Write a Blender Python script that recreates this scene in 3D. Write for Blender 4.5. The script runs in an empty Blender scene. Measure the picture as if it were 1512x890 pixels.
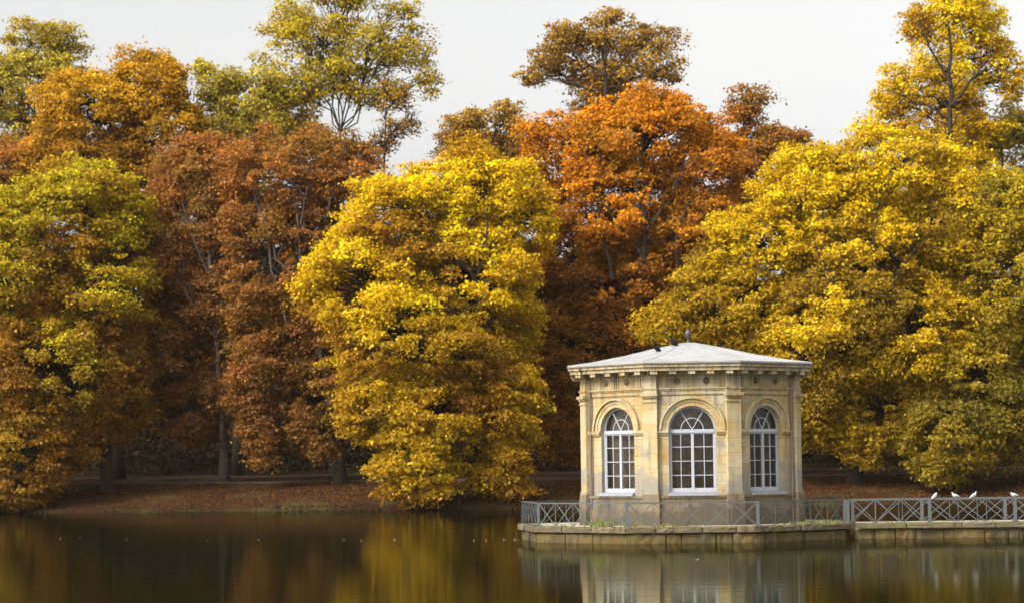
import bpy, math, random
import numpy as np
from mathutils import Vector, Matrix, noise

C = bpy.context.scene.collection
SC = bpy.context.scene
R = math.radians
rnd = random.Random(7)

# ------------------------------------------------------------------ camera model (used to read positions off the photograph)
F = 3500.0
ROLL = 0.0122
HOR = 693.0
PITCH = math.atan((HOR - 445) / F)
CZ = 3.1
CAM = Vector((0, 0, CZ))


def at(px, py, Y):
    """the point at distance Y on the line of sight through pixel (px, py) of the 1512x890 photograph"""
    x, y = px - 756.0, py - 445.0
    dx, dy = x - y * ROLL, y + x * ROLL
    fwd = Vector((0, math.cos(PITCH), math.sin(PITCH)))
    up = Vector((0, -math.sin(PITCH), math.cos(PITCH)))
    d = fwd + up * (-dy / F) + Vector((1, 0, 0)) * (dx / F)
    return CAM + d * (Y / d.y)


# ------------------------------------------------------------------ materials
def mat(name):
    m = bpy.data.materials.new(name)
    m.use_nodes = True
    nt = m.node_tree
    b = nt.nodes['Principled BSDF']
    return m, nt, b


def N(nt, t, **kw):
    n = nt.nodes.new(t)
    for k, v in kw.items():
        if k.startswith('i_'):
            key = k[2:]
            n.inputs[int(key) if key.isdigit() else key].default_value = v
        else:
            setattr(n, k, v)
    return n


def L(nt, a, b):
    nt.links.new(a, b)


def ramp(nt, fac, stops):
    r = N(nt, 'ShaderNodeValToRGB')
    el = r.color_ramp.elements
    while len(el) < len(stops):
        el.new(0.5)
    for e, (p, c) in zip(el, stops):
        e.position = p
        e.color = (*c, 1) if len(c) == 3 else c
    L(nt, fac, r.inputs[0])
    return r.outputs[0]


def mixc(nt, fac, a, b, mode='MIX'):
    m = N(nt, 'ShaderNodeMix', data_type='RGBA', blend_type=mode)
    if isinstance(fac, (int, float)):
        m.inputs[0].default_value = fac
    else:
        L(nt, fac, m.inputs[0])
    for s, v in ((6, a), (7, b)):
        if isinstance(v, tuple):
            m.inputs[s].default_value = (*v, 1)
        else:
            L(nt, v, m.inputs[s])
    return m.outputs[2]


def simple(name, col, rough=0.6, var=0.25, scale=3.0, metal=0.0, bump=0.0, spec=0.5):
    m, nt, b = mat(name)
    tc = N(nt, 'ShaderNodeTexCoord')
    nz = N(nt, 'ShaderNodeTexNoise', i_Scale=scale, i_Detail=5.0, i_Roughness=0.65)
    L(nt, tc.outputs['Object'], nz.inputs['Vector'])
    lo = tuple(c * (1 - var) for c in col)
    hi = tuple(min(1, c * (1 + var)) for c in col)
    L(nt, ramp(nt, nz.outputs['Fac'], [(0.3, lo), (0.7, hi)]), b.inputs['Base Color'])
    b.inputs['Roughness'].default_value = rough
    b.inputs['Metallic'].default_value = metal
    b.inputs['Specular IOR Level'].default_value = spec
    if bump:
        bp = N(nt, 'ShaderNodeBump', i_Strength=bump, i_Distance=0.02)
        L(nt, nz.outputs['Fac'], bp.inputs['Height'])
        L(nt, bp.outputs[0], b.inputs['Normal'])
    return m


def stone_mat(name, c1, c2, grey, bw=0.85, bh=0.36, mortar=0.5, mottled=1.0, moss=0.0, greyz=(2.1, 4.4), streak=0.85):
    """ashlar limestone: blocks of uneven colour, pale ochre patches, grey weathering low down, rain streaks"""
    m, nt, b = mat(name)
    tc = N(nt, 'ShaderNodeTexCoord')
    uv = tc.outputs['UV']
    ob = tc.outputs['Object']
    br = N(nt, 'ShaderNodeTexBrick', i_Scale=1.0)
    br.offset = 0.5
    br.inputs['Color1'].default_value = (*c1, 1)
    br.inputs['Color2'].default_value = (*c2, 1)
    br.inputs['Mortar'].default_value = (*tuple(x * mortar for x in c1), 1)
    br.inputs['Mortar Size'].default_value = 0.011
    br.inputs['Mortar Smooth'].default_value = 0.4
    br.inputs['Brick Width'].default_value = bw
    br.inputs['Row Height'].default_value = bh
    L(nt, uv, br.inputs['Vector'])
    n1 = N(nt, 'ShaderNodeTexNoise', i_Scale=0.9, i_Detail=4.0, i_Roughness=0.6)
    L(nt, ob, n1.inputs['Vector'])
    ochre = ramp(nt, n1.outputs['Fac'], [(0.44, (1, 1, 1)), (0.54, (1.0, 0.88, 0.60)), (0.66, (0.92, 0.70, 0.38))])
    col = mixc(nt, 0.75 * mottled, br.outputs['Color'], ochre, 'MULTIPLY')
    # grey weathering, worn patches low on the wall
    sep = N(nt, 'ShaderNodeSeparateXYZ')
    L(nt, ob, sep.inputs[0])
    mr = N(nt, 'ShaderNodeMapRange')
    mr.inputs[1].default_value, mr.inputs[2].default_value = greyz
    mr.inputs[3].default_value, mr.inputs[4].default_value = 0.62, 0.0
    L(nt, sep.outputs[2], mr.inputs[0])
    n2 = N(nt, 'ShaderNodeTexNoise', i_Scale=0.8, i_Detail=6.0, i_Roughness=0.65)
    L(nt, ob, n2.inputs['Vector'])
    ad = N(nt, 'ShaderNodeMath', operation='MULTIPLY_ADD', i_1=2.4)
    L(nt, n2.outputs['Fac'], ad.inputs[0])
    L(nt, mr.outputs[0], ad.inputs[2])
    hv = N(nt, 'ShaderNodeMath', operation='MULTIPLY_ADD', i_1=0.5, i_2=-0.25)
    L(nt, ad.outputs[0], hv.inputs[0])
    gm = ramp(nt, hv.outputs[0], [(0.48, (0, 0, 0)), (0.60, (1, 1, 1))])
    gs = N(nt, 'ShaderNodeMath', operation='MULTIPLY', i_1=0.85)
    L(nt, gm, gs.inputs[0])
    col = mixc(nt, gs.outputs[0], col, grey)
    # rain streaks
    mp = N(nt, 'ShaderNodeMapping')
    mp.inputs['Scale'].default_value = (3.2, 3.2, 0.18)
    L(nt, ob, mp.inputs[0])
    n3 = N(nt, 'ShaderNodeTexNoise', i_Scale=1.6, i_Detail=5.0, i_Roughness=0.7)
    L(nt, mp.outputs[0], n3.inputs['Vector'])
    m2 = N(nt, 'ShaderNodeMapRange')
    m2.inputs[1].default_value, m2.inputs[2].default_value = 5.4, 7.1
    m2.inputs[3].default_value, m2.inputs[4].default_value = 0.0, 0.11
    L(nt, sep.outputs[2], m2.inputs[0])
    a2 = N(nt, 'ShaderNodeMath', operation='ADD')
    L(nt, n3.outputs['Fac'], a2.inputs[0])
    L(nt, m2.outputs[0], a2.inputs[1])
    st = ramp(nt, a2.outputs[0], [(0.53, (0, 0, 0)), (0.74, (1, 1, 1))])
    ss = N(nt, 'ShaderNodeMath', operation='MULTIPLY', i_1=streak)
    L(nt, st, ss.inputs[0])
    col = mixc(nt, ss.outputs[0], col, tuple(x * 0.55 for x in grey))
    if moss:
        n4 = N(nt, 'ShaderNodeTexNoise', i_Scale=1.1, i_Detail=6.0, i_Roughness=0.72)
        L(nt, ob, n4.inputs['Vector'])
        mm = ramp(nt, n4.outputs['Fac'], [(0.5, (0, 0, 0)), (0.64, (1, 1, 1))])
        ms = N(nt, 'ShaderNodeMath', operation='MULTIPLY', i_1=moss)
        L(nt, mm, ms.inputs[0])
        col = mixc(nt, ms.outputs[0], col, (0.07, 0.085, 0.02))
    L(nt, col, b.inputs['Base Color'])
    b.inputs['Roughness'].default_value = 0.85
    b.inputs['Specular IOR Level'].default_value = 0.25
    bp = N(nt, 'ShaderNodeBump', i_Strength=0.35, i_Distance=0.02)
    hm = N(nt, 'ShaderNodeMath', operation='MULTIPLY_ADD', i_1=-0.8)
    L(nt, br.outputs['Fac'], hm.inputs[0])
    n5 = N(nt, 'ShaderNodeTexNoise', i_Scale=9.0, i_Detail=5.0)
    L(nt, ob, n5.inputs['Vector'])
    L(nt, n5.outputs['Fac'], hm.inputs[2])
    L(nt, hm.outputs[0], bp.inputs['Height'])
    L(nt, bp.outputs[0], b.inputs['Normal'])
    return m


def leaf_mat(name, transl=0.45, rough=0.6):
    m, nt, b = mat(name)
    at_ = N(nt, 'ShaderNodeAttribute', attribute_name='leafcol')
    df = N(nt, 'ShaderNodeBsdfDiffuse')
    tr = N(nt, 'ShaderNodeBsdfTranslucent')
    mx = N(nt, 'ShaderNodeMixShader', i_0=transl)
    L(nt, at_.outputs['Color'], df.inputs[0])
    L(nt, at_.outputs['Color'], tr.inputs[0])
    L(nt, df.outputs[0], mx.inputs[1])
    L(nt, tr.outputs[0], mx.inputs[2])
    gl = N(nt, 'ShaderNodeBsdfGlossy', i_Roughness=0.5)
    gl.inputs[0].default_value = (0.9, 0.9, 0.85, 1)
    mg = N(nt, 'ShaderNodeMixShader', i_0=0.008)
    L(nt, mx.outputs[0], mg.inputs[1])
    L(nt, gl.outputs[0], mg.inputs[2])
    L(nt, mg.outputs[0], nt.nodes['Material Output'].inputs[0])
    nt.nodes.remove(b)
    return m


STONE = stone_mat('limestone_ashlar', (0.35, 0.298, 0.202), (0.30, 0.232, 0.128), (0.185, 0.17, 0.15))
TRIM = stone_mat('limestone_trim', (0.355, 0.303, 0.208), (0.315, 0.25, 0.145), (0.18, 0.165, 0.145), bw=1.6, bh=0.62, mortar=0.6, streak=0.85)
PLINTH = stone_mat('limestone_plinth', (0.16, 0.125, 0.085), (0.105, 0.082, 0.054), (0.062, 0.051, 0.038), bw=1.1, bh=0.42, mottled=0.5, greyz=(0.9, 2.1), streak=0.9)
COPING = stone_mat('coping_stone', (0.125, 0.10, 0.064), (0.06, 0.048, 0.032), (0.032, 0.027, 0.02), bw=1.3, bh=9, mortar=0.8, mottled=0.6, moss=0.75, greyz=(-3.0, -2.0), streak=0.9)
BASE = stone_mat('water_stained_stone', (0.11, 0.078, 0.032), (0.05, 0.038, 0.022), (0.030, 0.024, 0.017), bw=0.9, bh=9, mortar=0.8, mottled=0.9, moss=0.35, greyz=(-3.0, -2.0), streak=0.9)
PAVE = simple('terrace_paving', (0.26, 0.23, 0.17), 0.9, 0.3, 2.0, bump=0.3)
PLASTER = simple('interior_plaster', (0.42, 0.34, 0.23), 0.9, 0.15, 1.0)
FLOORM = simple('interior_floor', (0.22, 0.15, 0.09), 0.6, 0.2, 2.0)
SHUT = simple('added_shutter_wood', (0.16, 0.10, 0.05), 0.6, 0.35, 2.0)
CURT = simple('tan_curtain', (0.17, 0.118, 0.07), 0.9, 0.35, 1.6)
WHITE = simple('white_window_paint', (0.285, 0.295, 0.325), 0.45, 0.05, 4.0)
SILLM = simple('lead_sill', (0.20, 0.205, 0.23), 0.6, 0.2, 4.0)
RAILM = simple('blue_grey_paint', (0.058, 0.068, 0.071), 0.5, 0.16, 6.0)
PIPE = simple('downpipe_zinc', (0.11, 0.08, 0.055), 0.5, 0.3, 3.0)
BALLM = simple('finial_lead', (0.045, 0.035, 0.04), 0.5, 0.2, 8.0)
BARK = simple('bark_brown', (0.034, 0.025, 0.019), 0.95, 0.5, 2.5, bump=0.7, spec=0.1)
BARKP = simple('bark_pale', (0.066, 0.054, 0.045), 0.95, 0.45, 2.5, bump=0.7, spec=0.1)
LEAF = leaf_mat('autumn_leaf')
LITTER = leaf_mat('fallen_leaf', 0.05)
GULLW = simple('gull_white', (0.38, 0.37, 0.355), 0.7, 0.05, 10)
GULLG = simple('gull_grey', (0.33, 0.33, 0.34), 0.7, 0.08, 10)
BEAK = simple('beak_red', (0.35, 0.09, 0.04), 0.5, 0.1, 10)
CROW = simple('dark_feathers', (0.012, 0.011, 0.014), 0.9, 0.3, 10, spec=0.05)
TWIG = simple('nest_twigs', (0.09, 0.045, 0.025), 0.95, 0.5, 3)


def roof_material():
    m, nt, b = mat('zinc_roof')
    tc = N(nt, 'ShaderNodeTexCoord')
    nz = N(nt, 'ShaderNodeTexNoise', i_Scale=1.1, i_Detail=6.0, i_Roughness=0.6)
    L(nt, tc.outputs['Object'], nz.inputs['Vector'])
    col = ramp(nt, nz.outputs['Fac'], [(0.3, (0.215, 0.213, 0.212)), (0.55, (0.285, 0.283, 0.28)), (0.75, (0.32, 0.318, 0.31))])
    n2 = N(nt, 'ShaderNodeTexNoise', i_Scale=3.5, i_Detail=6.0, i_Roughness=0.75)
    L(nt, tc.outputs['Object'], n2.inputs['Vector'])
    rs = ramp(nt, n2.outputs['Fac'], [(0.62, (0, 0, 0)), (0.8, (0.5, 0.5, 0.5))])
    col = mixc(nt, rs, col, (0.42, 0.34, 0.25))
    L(nt, col, b.inputs['Base Color'])
    b.inputs['Roughness'].default_value = 0.42
    b.inputs['Metallic'].default_value = 0.25
    bp = N(nt, 'ShaderNodeBump', i_Strength=0.25, i_Distance=0.02)
    L(nt, nz.outputs['Fac'], bp.inputs['Height'])
    L(nt, bp.outputs[0], b.inputs['Normal'])
    return m


ROOFM = roof_material()


def glass_material():
    m, nt, b = mat('window_glass')
    gl = N(nt, 'ShaderNodeBsdfGlossy', i_Roughness=0.03)
    gl.inputs[0].default_value = (0.95, 0.97, 1, 1)
    tr = N(nt, 'ShaderNodeBsdfTransparent')
    tr.inputs[0].default_value = (0.80, 0.80, 0.76, 1)
    fr = N(nt, 'ShaderNodeFresnel', i_IOR=1.5)
    ma = N(nt, 'ShaderNodeMath', operation='MULTIPLY_ADD', i_1=1.6, i_2=0.02)
    L(nt, fr.outputs[0], ma.inputs[0])
    mx = N(nt, 'ShaderNodeMixShader')
    L(nt, ma.outputs[0], mx.inputs[0])
    L(nt, tr.outputs[0], mx.inputs[1])
    L(nt, gl.outputs[0], mx.inputs[2])
    tc = N(nt, 'ShaderNodeTexCoord')
    nz = N(nt, 'ShaderNodeTexNoise', i_Scale=2.2, i_Detail=2.0)
    L(nt, tc.outputs['Object'], nz.inputs['Vector'])
    bp = N(nt, 'ShaderNodeBump', i_Strength=0.25, i_Distance=0.02)
    L(nt, nz.outputs['Fac'], bp.inputs['Height'])
    L(nt, bp.outputs[0], gl.inputs['Normal'])
    L(nt, mx.outputs[0], nt.nodes['Material Output'].inputs[0])
    nt.nodes.remove(b)
    return m


GLASS = glass_material()


def water_material():
    m, nt, b = mat('pond_water')
    df = N(nt, 'ShaderNodeBsdfDiffuse')
    df.inputs[0].default_value = (0.009, 0.010, 0.004, 1)
    gl = N(nt, 'ShaderNodeBsdfGlossy', i_Roughness=0.035)
    gl.inputs[0].default_value = (0.64, 0.64, 0.50, 1)
    fr = N(nt, 'ShaderNodeFresnel', i_IOR=1.33)
    mx = N(nt, 'ShaderNodeMixShader')
    L(nt, fr.outputs[0], mx.inputs[0])
    L(nt, df.outputs[0], mx.inputs[1])
    L(nt, gl.outputs[0], mx.inputs[2])
    L(nt, mx.outputs[0], nt.nodes['Material Output'].inputs[0])
    nt.nodes.remove(b)
    tc = N(nt, 'ShaderNodeTexCoord')
    mp = N(nt, 'ShaderNodeMapping')
    mp.inputs['Scale'].default_value = (0.30, 1.0, 1.0)
    L(nt, tc.outputs['Object'], mp.inputs[0])
    n1 = N(nt, 'ShaderNodeTexNoise', i_Scale=4.2, i_Detail=3.0, i_Roughness=0.5)
    L(nt, mp.outputs[0], n1.inputs['Vector'])
    n2 = N(nt, 'ShaderNodeTexNoise', i_Scale=0.8, i_Detail=2.0)
    L(nt, mp.outputs[0], n2.inputs['Vector'])
    n3 = N(nt, 'ShaderNodeTexNoise', i_Scale=0.035, i_Detail=3.0)   # patches of breeze and of calm
    L(nt, tc.outputs['Object'], n3.inputs['Vector'])
    pm = ramp(nt, n3.outputs['Fac'], [(0.35, (0.55, 0.55, 0.55)), (0.65, (1.1, 1.1, 1.1))])
    mu = N(nt, 'ShaderNodeMath', operation='MULTIPLY')
    L(nt, n1.outputs['Fac'], mu.inputs[0])
    L(nt, pm, mu.inputs[1])
    ad = N(nt, 'ShaderNodeMath', operation='MULTIPLY_ADD', i_1=2.0)
    L(nt, n2.outputs['Fac'], ad.inputs[0])
    L(nt, mu.outputs[0], ad.inputs[2])
    bp = N(nt, 'ShaderNodeBump', i_Strength=1.0, i_Distance=0.0027)
    L(nt, ad.outputs[0], bp.inputs['Height'])
    L(nt, bp.outputs[0], gl.inputs['Normal'])
    return m


WATER = water_material()


def ground_material():
    m, nt, b = mat('leaf_litter_ground')
    tc = N(nt, 'ShaderNodeTexCoord')
    n1 = N(nt, 'ShaderNodeTexNoise', i_Scale=4.0, i_Detail=8.0, i_Roughness=0.75)
    L(nt, tc.outputs['Object'], n1.inputs['Vector'])
    col = ramp(nt, n1.outputs['Fac'], [(0.3, (0.010, 0.006, 0.003)), (0.5, (0.024, 0.011, 0.005)), (0.7, (0.05, 0.020, 0.007))])
    n2 = N(nt, 'ShaderNodeTexNoise', i_Scale=0.22, i_Detail=4.0)
    L(nt, tc.outputs['Object'], n2.inputs['Vector'])
    g = ramp(nt, n2.outputs['Fac'], [(0.5, (0, 0, 0)), (0.68, (0.6, 0.6, 0.6))])
    col = mixc(nt, g, col, (0.05, 0.05, 0.018))
    L(nt, col, b.inputs['Base Color'])
    b.inputs['Roughness'].default_value = 1.0
    b.inputs['Specular IOR Level'].default_value = 0.05
    bp = N(nt, 'ShaderNodeBump', i_Strength=0.8, i_Distance=0.06)
    L(nt, n1.outputs['Fac'], bp.inputs['Height'])
    L(nt, bp.outputs[0], b.inputs['Normal'])
    return m


GROUND = ground_material()
PATHM = simple('gravel_path', (0.06, 0.04, 0.026), 0.95, 0.25, 3.0)


# ------------------------------------------------------------------ mesh helpers
class MB:
    def __init__(s, M=None):
        s.v, s.f, s.M = [], [], M

    def add(s, vs, fs, M=None):
        M = M if M is not None else s.M
        o = len(s.v)
        for p in vs:
            p = Vector(p)
            s.v.append(M @ p if M is not None else p)
        s.f += [tuple(i + o for i in f) for f in fs]

    def box(s, c, d, M=None, rot=None):
        x, y, z = (k / 2 for k in d)
        vs = [Vector((sx * x, sy * y, sz * z)) for sx in (-1, 1) for sy in (-1, 1) for sz in (-1, 1)]
        if rot is not None:
            vs = [rot @ p for p in vs]
        vs = [p + Vector(c) for p in vs]
        s.add(vs, [(0, 1, 3, 2), (4, 6, 7, 5), (0, 4, 5, 1), (2, 3, 7, 6), (0, 2, 6, 4), (1, 5, 7, 3)], M)

    def bar(s, a, b, w, h, up=(0, 0, 1), M=None):
        """rectangular bar from a to b, w across, h along 'up'"""
        a, b = Vector(a), Vector(b)
        d = (b - a).normalized()
        u = Vector(up)
        side = d.cross(u).normalized()
        u = side.cross(d).normalized()
        vs = [p + side * (sx * w / 2) + u * (sz * h / 2) for p in (a, b) for sx, sz in ((-1, -1), (1, -1), (1, 1), (-1, 1))]
        s.add(vs, [(3, 2, 1, 0), (4, 5, 6, 7), (0, 1, 5, 4), (1, 2, 6, 5), (2, 3, 7, 6), (3, 0, 4, 7)], M)

    def tube(s, pts, rad, n=6, cap=True, M=None):
        pts = [Vector(p) for p in pts]
        if not isinstance(rad, (list, tuple)):
            rad = [rad] * len(pts)
        vs, fs = [], []
        ref = Vector((0.31, 0.2, 0.93)).normalized()
        for i, p in enumerate(pts):
            d = (pts[min(i + 1, len(pts) - 1)] - pts[max(i - 1, 0)])
            d = d.normalized() if d.length > 1e-9 else Vector((0, 0, 1))
            a = d.cross(ref if abs(d.dot(ref)) < 0.97 else Vector((1, 0, 0))).normalized()
            b = d.cross(a)
            for k in range(n):
                t = 2 * math.pi * k / n
                vs.append(p + (a * math.cos(t) + b * math.sin(t)) * rad[i])
        for i in range(len(pts) - 1):
            for k in range(n):
                k2 = (k + 1) % n
                fs.append((i * n + k, i * n + k2, (i + 1) * n + k2, (i + 1) * n + k))
        if cap:
            fs.append(tuple(range(n))[::-1])
            fs.append(tuple((len(pts) - 1) * n + k for k in range(n)))
        s.add(vs, fs, M)

    def prism(s, poly, z0, z1, M=None):
        n = len(poly)
        vs = [(x, y, z0) for x, y in poly] + [(x, y, z1) for x, y in poly]
        fs = [tuple(range(n))[::-1], tuple(range(n, 2 * n))]
        fs += [(k, (k + 1) % n, n + (k + 1) % n, n + k) for k in range(n)]
        s.add(vs, fs, M)

    def ring(s, polyo, polyi, z0, z1, M=None):
        n = len(polyo)
        vs = [(x, y, z) for z in (z0, z1) for pl in (polyo, polyi) for x, y in pl]
        fs = []
        for k in range(n):
            j = (k + 1) % n
            fs += [(k, j, 2 * n + j, 2 * n + k), (n + j, n + k, 3 * n + k, 3 * n + j),
                   (2 * n + k, 2 * n + j, 3 * n + j, 3 * n + k), (n + k, n + j, j, k)]
        s.add(vs, fs, M)

    def lathe(s, prof, n=16, M=None):
        vs, fs = [], []
        for r, z in prof:
            for k in range(n):
                t = 2 * math.pi * k / n
                vs.append((r * math.cos(t), r * math.sin(t), z))
        for i in range(len(prof) - 1):
            for k in range(n):
                k2 = (k + 1) % n
                fs.append((i * n + k, i * n + k2, (i + 1) * n + k2, (i + 1) * n + k))
        fs.append(tuple(range(n))[::-1])
        fs.append(tuple((len(prof) - 1) * n + k for k in range(n)))
        s.add(vs, fs, M)

    def build(s, name, m, parent=None, smooth=False, uv=False):
        me = bpy.data.meshes.new(name)
        me.from_pydata([tuple(p) for p in s.v], [], s.f)
        me.validate()
        me.update()
        me.materials.append(m)
        if smooth:
            me.polygons.foreach_set('use_smooth', [True] * len(me.polygons))
        if uv:
            boxuv(me)
        o = bpy.data.objects.new(name, me)
        C.objects.link(o)
        if parent is not None:
            o.parent = parent
        return o


def boxuv(me):
    ul = me.uv_layers.new(name='UVMap')
    for p in me.polygons:
        n = p.normal
        t = Vector((-n.y, n.x, 0))
        flat = t.length < 0.6
        t = t.normalized() if not flat else None
        for li in p.loop_indices:
            co = me.vertices[me.loops[li].vertex_index].co
            ul.data[li].uv = (co.x, co.y) if flat else (t.dot(co) + 20.0 + 3.7 * round(math.atan2(n.y, n.x), 1), co.z)


def tag(o, label, cat, group=None):
    o['label'] = label
    o['category'] = cat
    if group:
        o['group'] = group
    return o


def kind(o, k):
    o['kind'] = k
    return o


def empty(name, loc=(0, 0, 0), rz=0):
    o = bpy.data.objects.new(name, None)
    o.location = loc
    o.rotation_euler.z = rz
    C.objects.link(o)
    return o


def quads_object(name, co, cols, m, parent=None):
    """co: (n,4,3) quads, cols: (n,3) one colour per quad"""
    n = len(co)
    me = bpy.data.meshes.new(name)
    me.vertices.add(n * 4)
    me.vertices.foreach_set('co', co.reshape(-1).astype(np.float32))
    me.loops.add(n * 4)
    me.loops.foreach_set('vertex_index', np.arange(n * 4, dtype=np.int32))
    me.polygons.add(n)
    me.polygons.foreach_set('loop_start', np.arange(0, n * 4, 4, dtype=np.int32))
    a = me.attributes.new('leafcol', 'FLOAT_COLOR', 'FACE')
    c4 = np.ones((n, 4), np.float32)
    c4[:, :3] = cols
    a.data.foreach_set('color', c4.reshape(-1))
    me.update(calc_edges=True)
    me.materials.append(m)
    o = bpy.data.objects.new(name, me)
    C.objects.link(o)
    if parent is not None:
        o.parent = parent
    return o


def unit(a):
    return a / np.maximum(np.linalg.norm(a, axis=-1, keepdims=True), 1e-9)


def leaf_quads(cen, nor, size, rg, aspect=0.75, droop=0.0):
    """kite shaped, slightly folded leaves"""
    n = len(cen)
    r = rg.normal(size=(n, 3))
    r[:, 2] -= droop
    t = unit(r - nor * np.sum(r * nor, 1, keepdims=True))
    b = np.cross(nor, t)
    s = size[:, None]
    fold = nor * s * rg.uniform(-0.12, 0.22, (n, 1))
    q = np.empty((n, 4, 3))
    q[:, 0] = cen - t * s * 0.5
    q[:, 1] = cen + b * s * aspect * 0.5 - t * s * 0.05 + fold
    q[:, 2] = cen + t * s * 0.5
    q[:, 3] = cen - b * s * aspect * 0.5 - t * s * 0.05 + fold
    return q


# ------------------------------------------------------------------ terrain
def shore(x):
    return 188.0 - 0.25 * min(x, 0) + 0.5 * math.sin(x * 0.21) + 0.35 * math.sin(x * 0.53 + 1)


def ground_z(x, y):
    d = y - shore(x)
    if d < 0:
        z = max(-1.6, d * 0.35) - 0.03
        if y < 14:
            z = max(z, min(1.4, (14 - y) * 0.35 - 1.5))
        return z
    h = [(0, -0.03), (0.4, 0.28), (3, 0.75), (8, 1.45), (14, 2.16), (16, 2.3), (26, 2.5), (45, 3.3), (60, 4.2), (88, 4.8), (104, 11), (140, 25), (300, 30), (2000, 34)]
    for (a, za), (b, zb) in zip(h, h[1:]):
        if d <= b:
            return za + (zb - za) * (d - a) / (b - a)
    return 6


def build_terrain():
    xs = sorted(set([-900, -500, -300, -200, -150, -120] + [x * 1.5 for x in range(-60, 61)] + [120, 150, 200, 300, 500, 900]))
    ds = [-400, -230, -200, -186, -182, -178, -174, -170, -140, -80, -30, -10, -4, -2, -1, -0.4, 0, 0.2, 0.4, 0.8, 1.5] + [3 + 0.9 * k for k in range(18)] + [22, 26, 32, 40, 45, 52, 60, 75, 88, 96, 104, 120, 140, 300, 800, 1600]
    v, f = [], []
    for x in xs:
        for d in ds:
            y = shore(x) + d
            n = 0.10 * noise.noise(Vector((x * 0.4, y * 0.4, 0))) + 0.05 * noise.noise(Vector((x * 1.3, y * 1.3, 3)))
            v.append((x, y, ground_z(x, y) + (n if d > 0.3 else 0)))
    m = len(ds)
    for i in range(len(xs) - 1):
        for j in range(m - 1):
            f.append((i * m + j, (i + 1) * m + j, (i + 1) * m + j + 1, i * m + j + 1))
    b = MB()
    b.add(v, f)
    kind(b.build('ground', GROUND, smooth=True), 'structure')
    w = MB()
    w.add([(-900, -200, 0), (900, -200, 0), (900, 420, 0), (-900, 420, 0)], [(0, 1, 2, 3)])
    # the water sheet ends under the bank
    kind(w.build('water', WATER), 'structure')
    for nm, d0, wd, h in (('path', 14.6, 2.6, 0.09), ('far_path', 31, 2.0, 0.08)):
        p = MB()
        X = [x * 3.0 for x in range(-45, 46)]
        vs, fs = [], []
        for x in X:
            for dd, zz in ((0, -0.3), (0.02, h), (wd, h + 0.02), (wd + 0.1, -0.3)):
                y = 188.0 - 0.25 * min(x, 0) + d0 + dd
                base = ground_z(x, 188.0 - 0.25 * min(x, 0) + d0 + wd / 2)
                vs.append((x, y, base + zz + 0.03 * noise.noise(Vector((x * 0.3, d0, 0)))))
        for i in range(len(X) - 1):
            for k in range(3):
                fs.append((i * 4 + k, (i + 1) * 4 + k, (i + 1) * 4 + k + 1, i * 4 + k + 1))
        p.add(vs, fs)
        kind(p.build(nm, PATHM), 'structure')


build_terrain()

# ------------------------------------------------------------------ trees
PAL = {  # three leaf colours: top of the crown, body (browner, with shade painted in), accent
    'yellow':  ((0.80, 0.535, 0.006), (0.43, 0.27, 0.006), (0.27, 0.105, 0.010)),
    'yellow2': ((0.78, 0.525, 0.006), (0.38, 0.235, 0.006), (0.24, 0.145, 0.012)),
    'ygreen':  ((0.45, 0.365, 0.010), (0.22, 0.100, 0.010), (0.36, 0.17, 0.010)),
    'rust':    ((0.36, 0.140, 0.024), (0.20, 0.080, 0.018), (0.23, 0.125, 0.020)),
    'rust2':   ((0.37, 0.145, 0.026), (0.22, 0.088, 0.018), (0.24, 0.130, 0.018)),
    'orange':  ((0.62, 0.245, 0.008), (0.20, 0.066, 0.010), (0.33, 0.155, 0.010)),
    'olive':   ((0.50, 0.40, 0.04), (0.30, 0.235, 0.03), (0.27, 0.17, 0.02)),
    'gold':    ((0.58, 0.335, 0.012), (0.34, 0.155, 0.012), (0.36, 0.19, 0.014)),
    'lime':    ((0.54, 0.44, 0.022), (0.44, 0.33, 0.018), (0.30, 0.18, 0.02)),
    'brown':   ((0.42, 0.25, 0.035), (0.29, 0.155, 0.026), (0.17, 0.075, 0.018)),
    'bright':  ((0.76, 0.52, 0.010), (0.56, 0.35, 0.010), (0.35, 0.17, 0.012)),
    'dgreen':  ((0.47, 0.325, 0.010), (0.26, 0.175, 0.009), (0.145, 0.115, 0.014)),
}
SUNV = Vector((-0.60, -0.50, 0.62)).normalized()
tree_count = [0]


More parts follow.
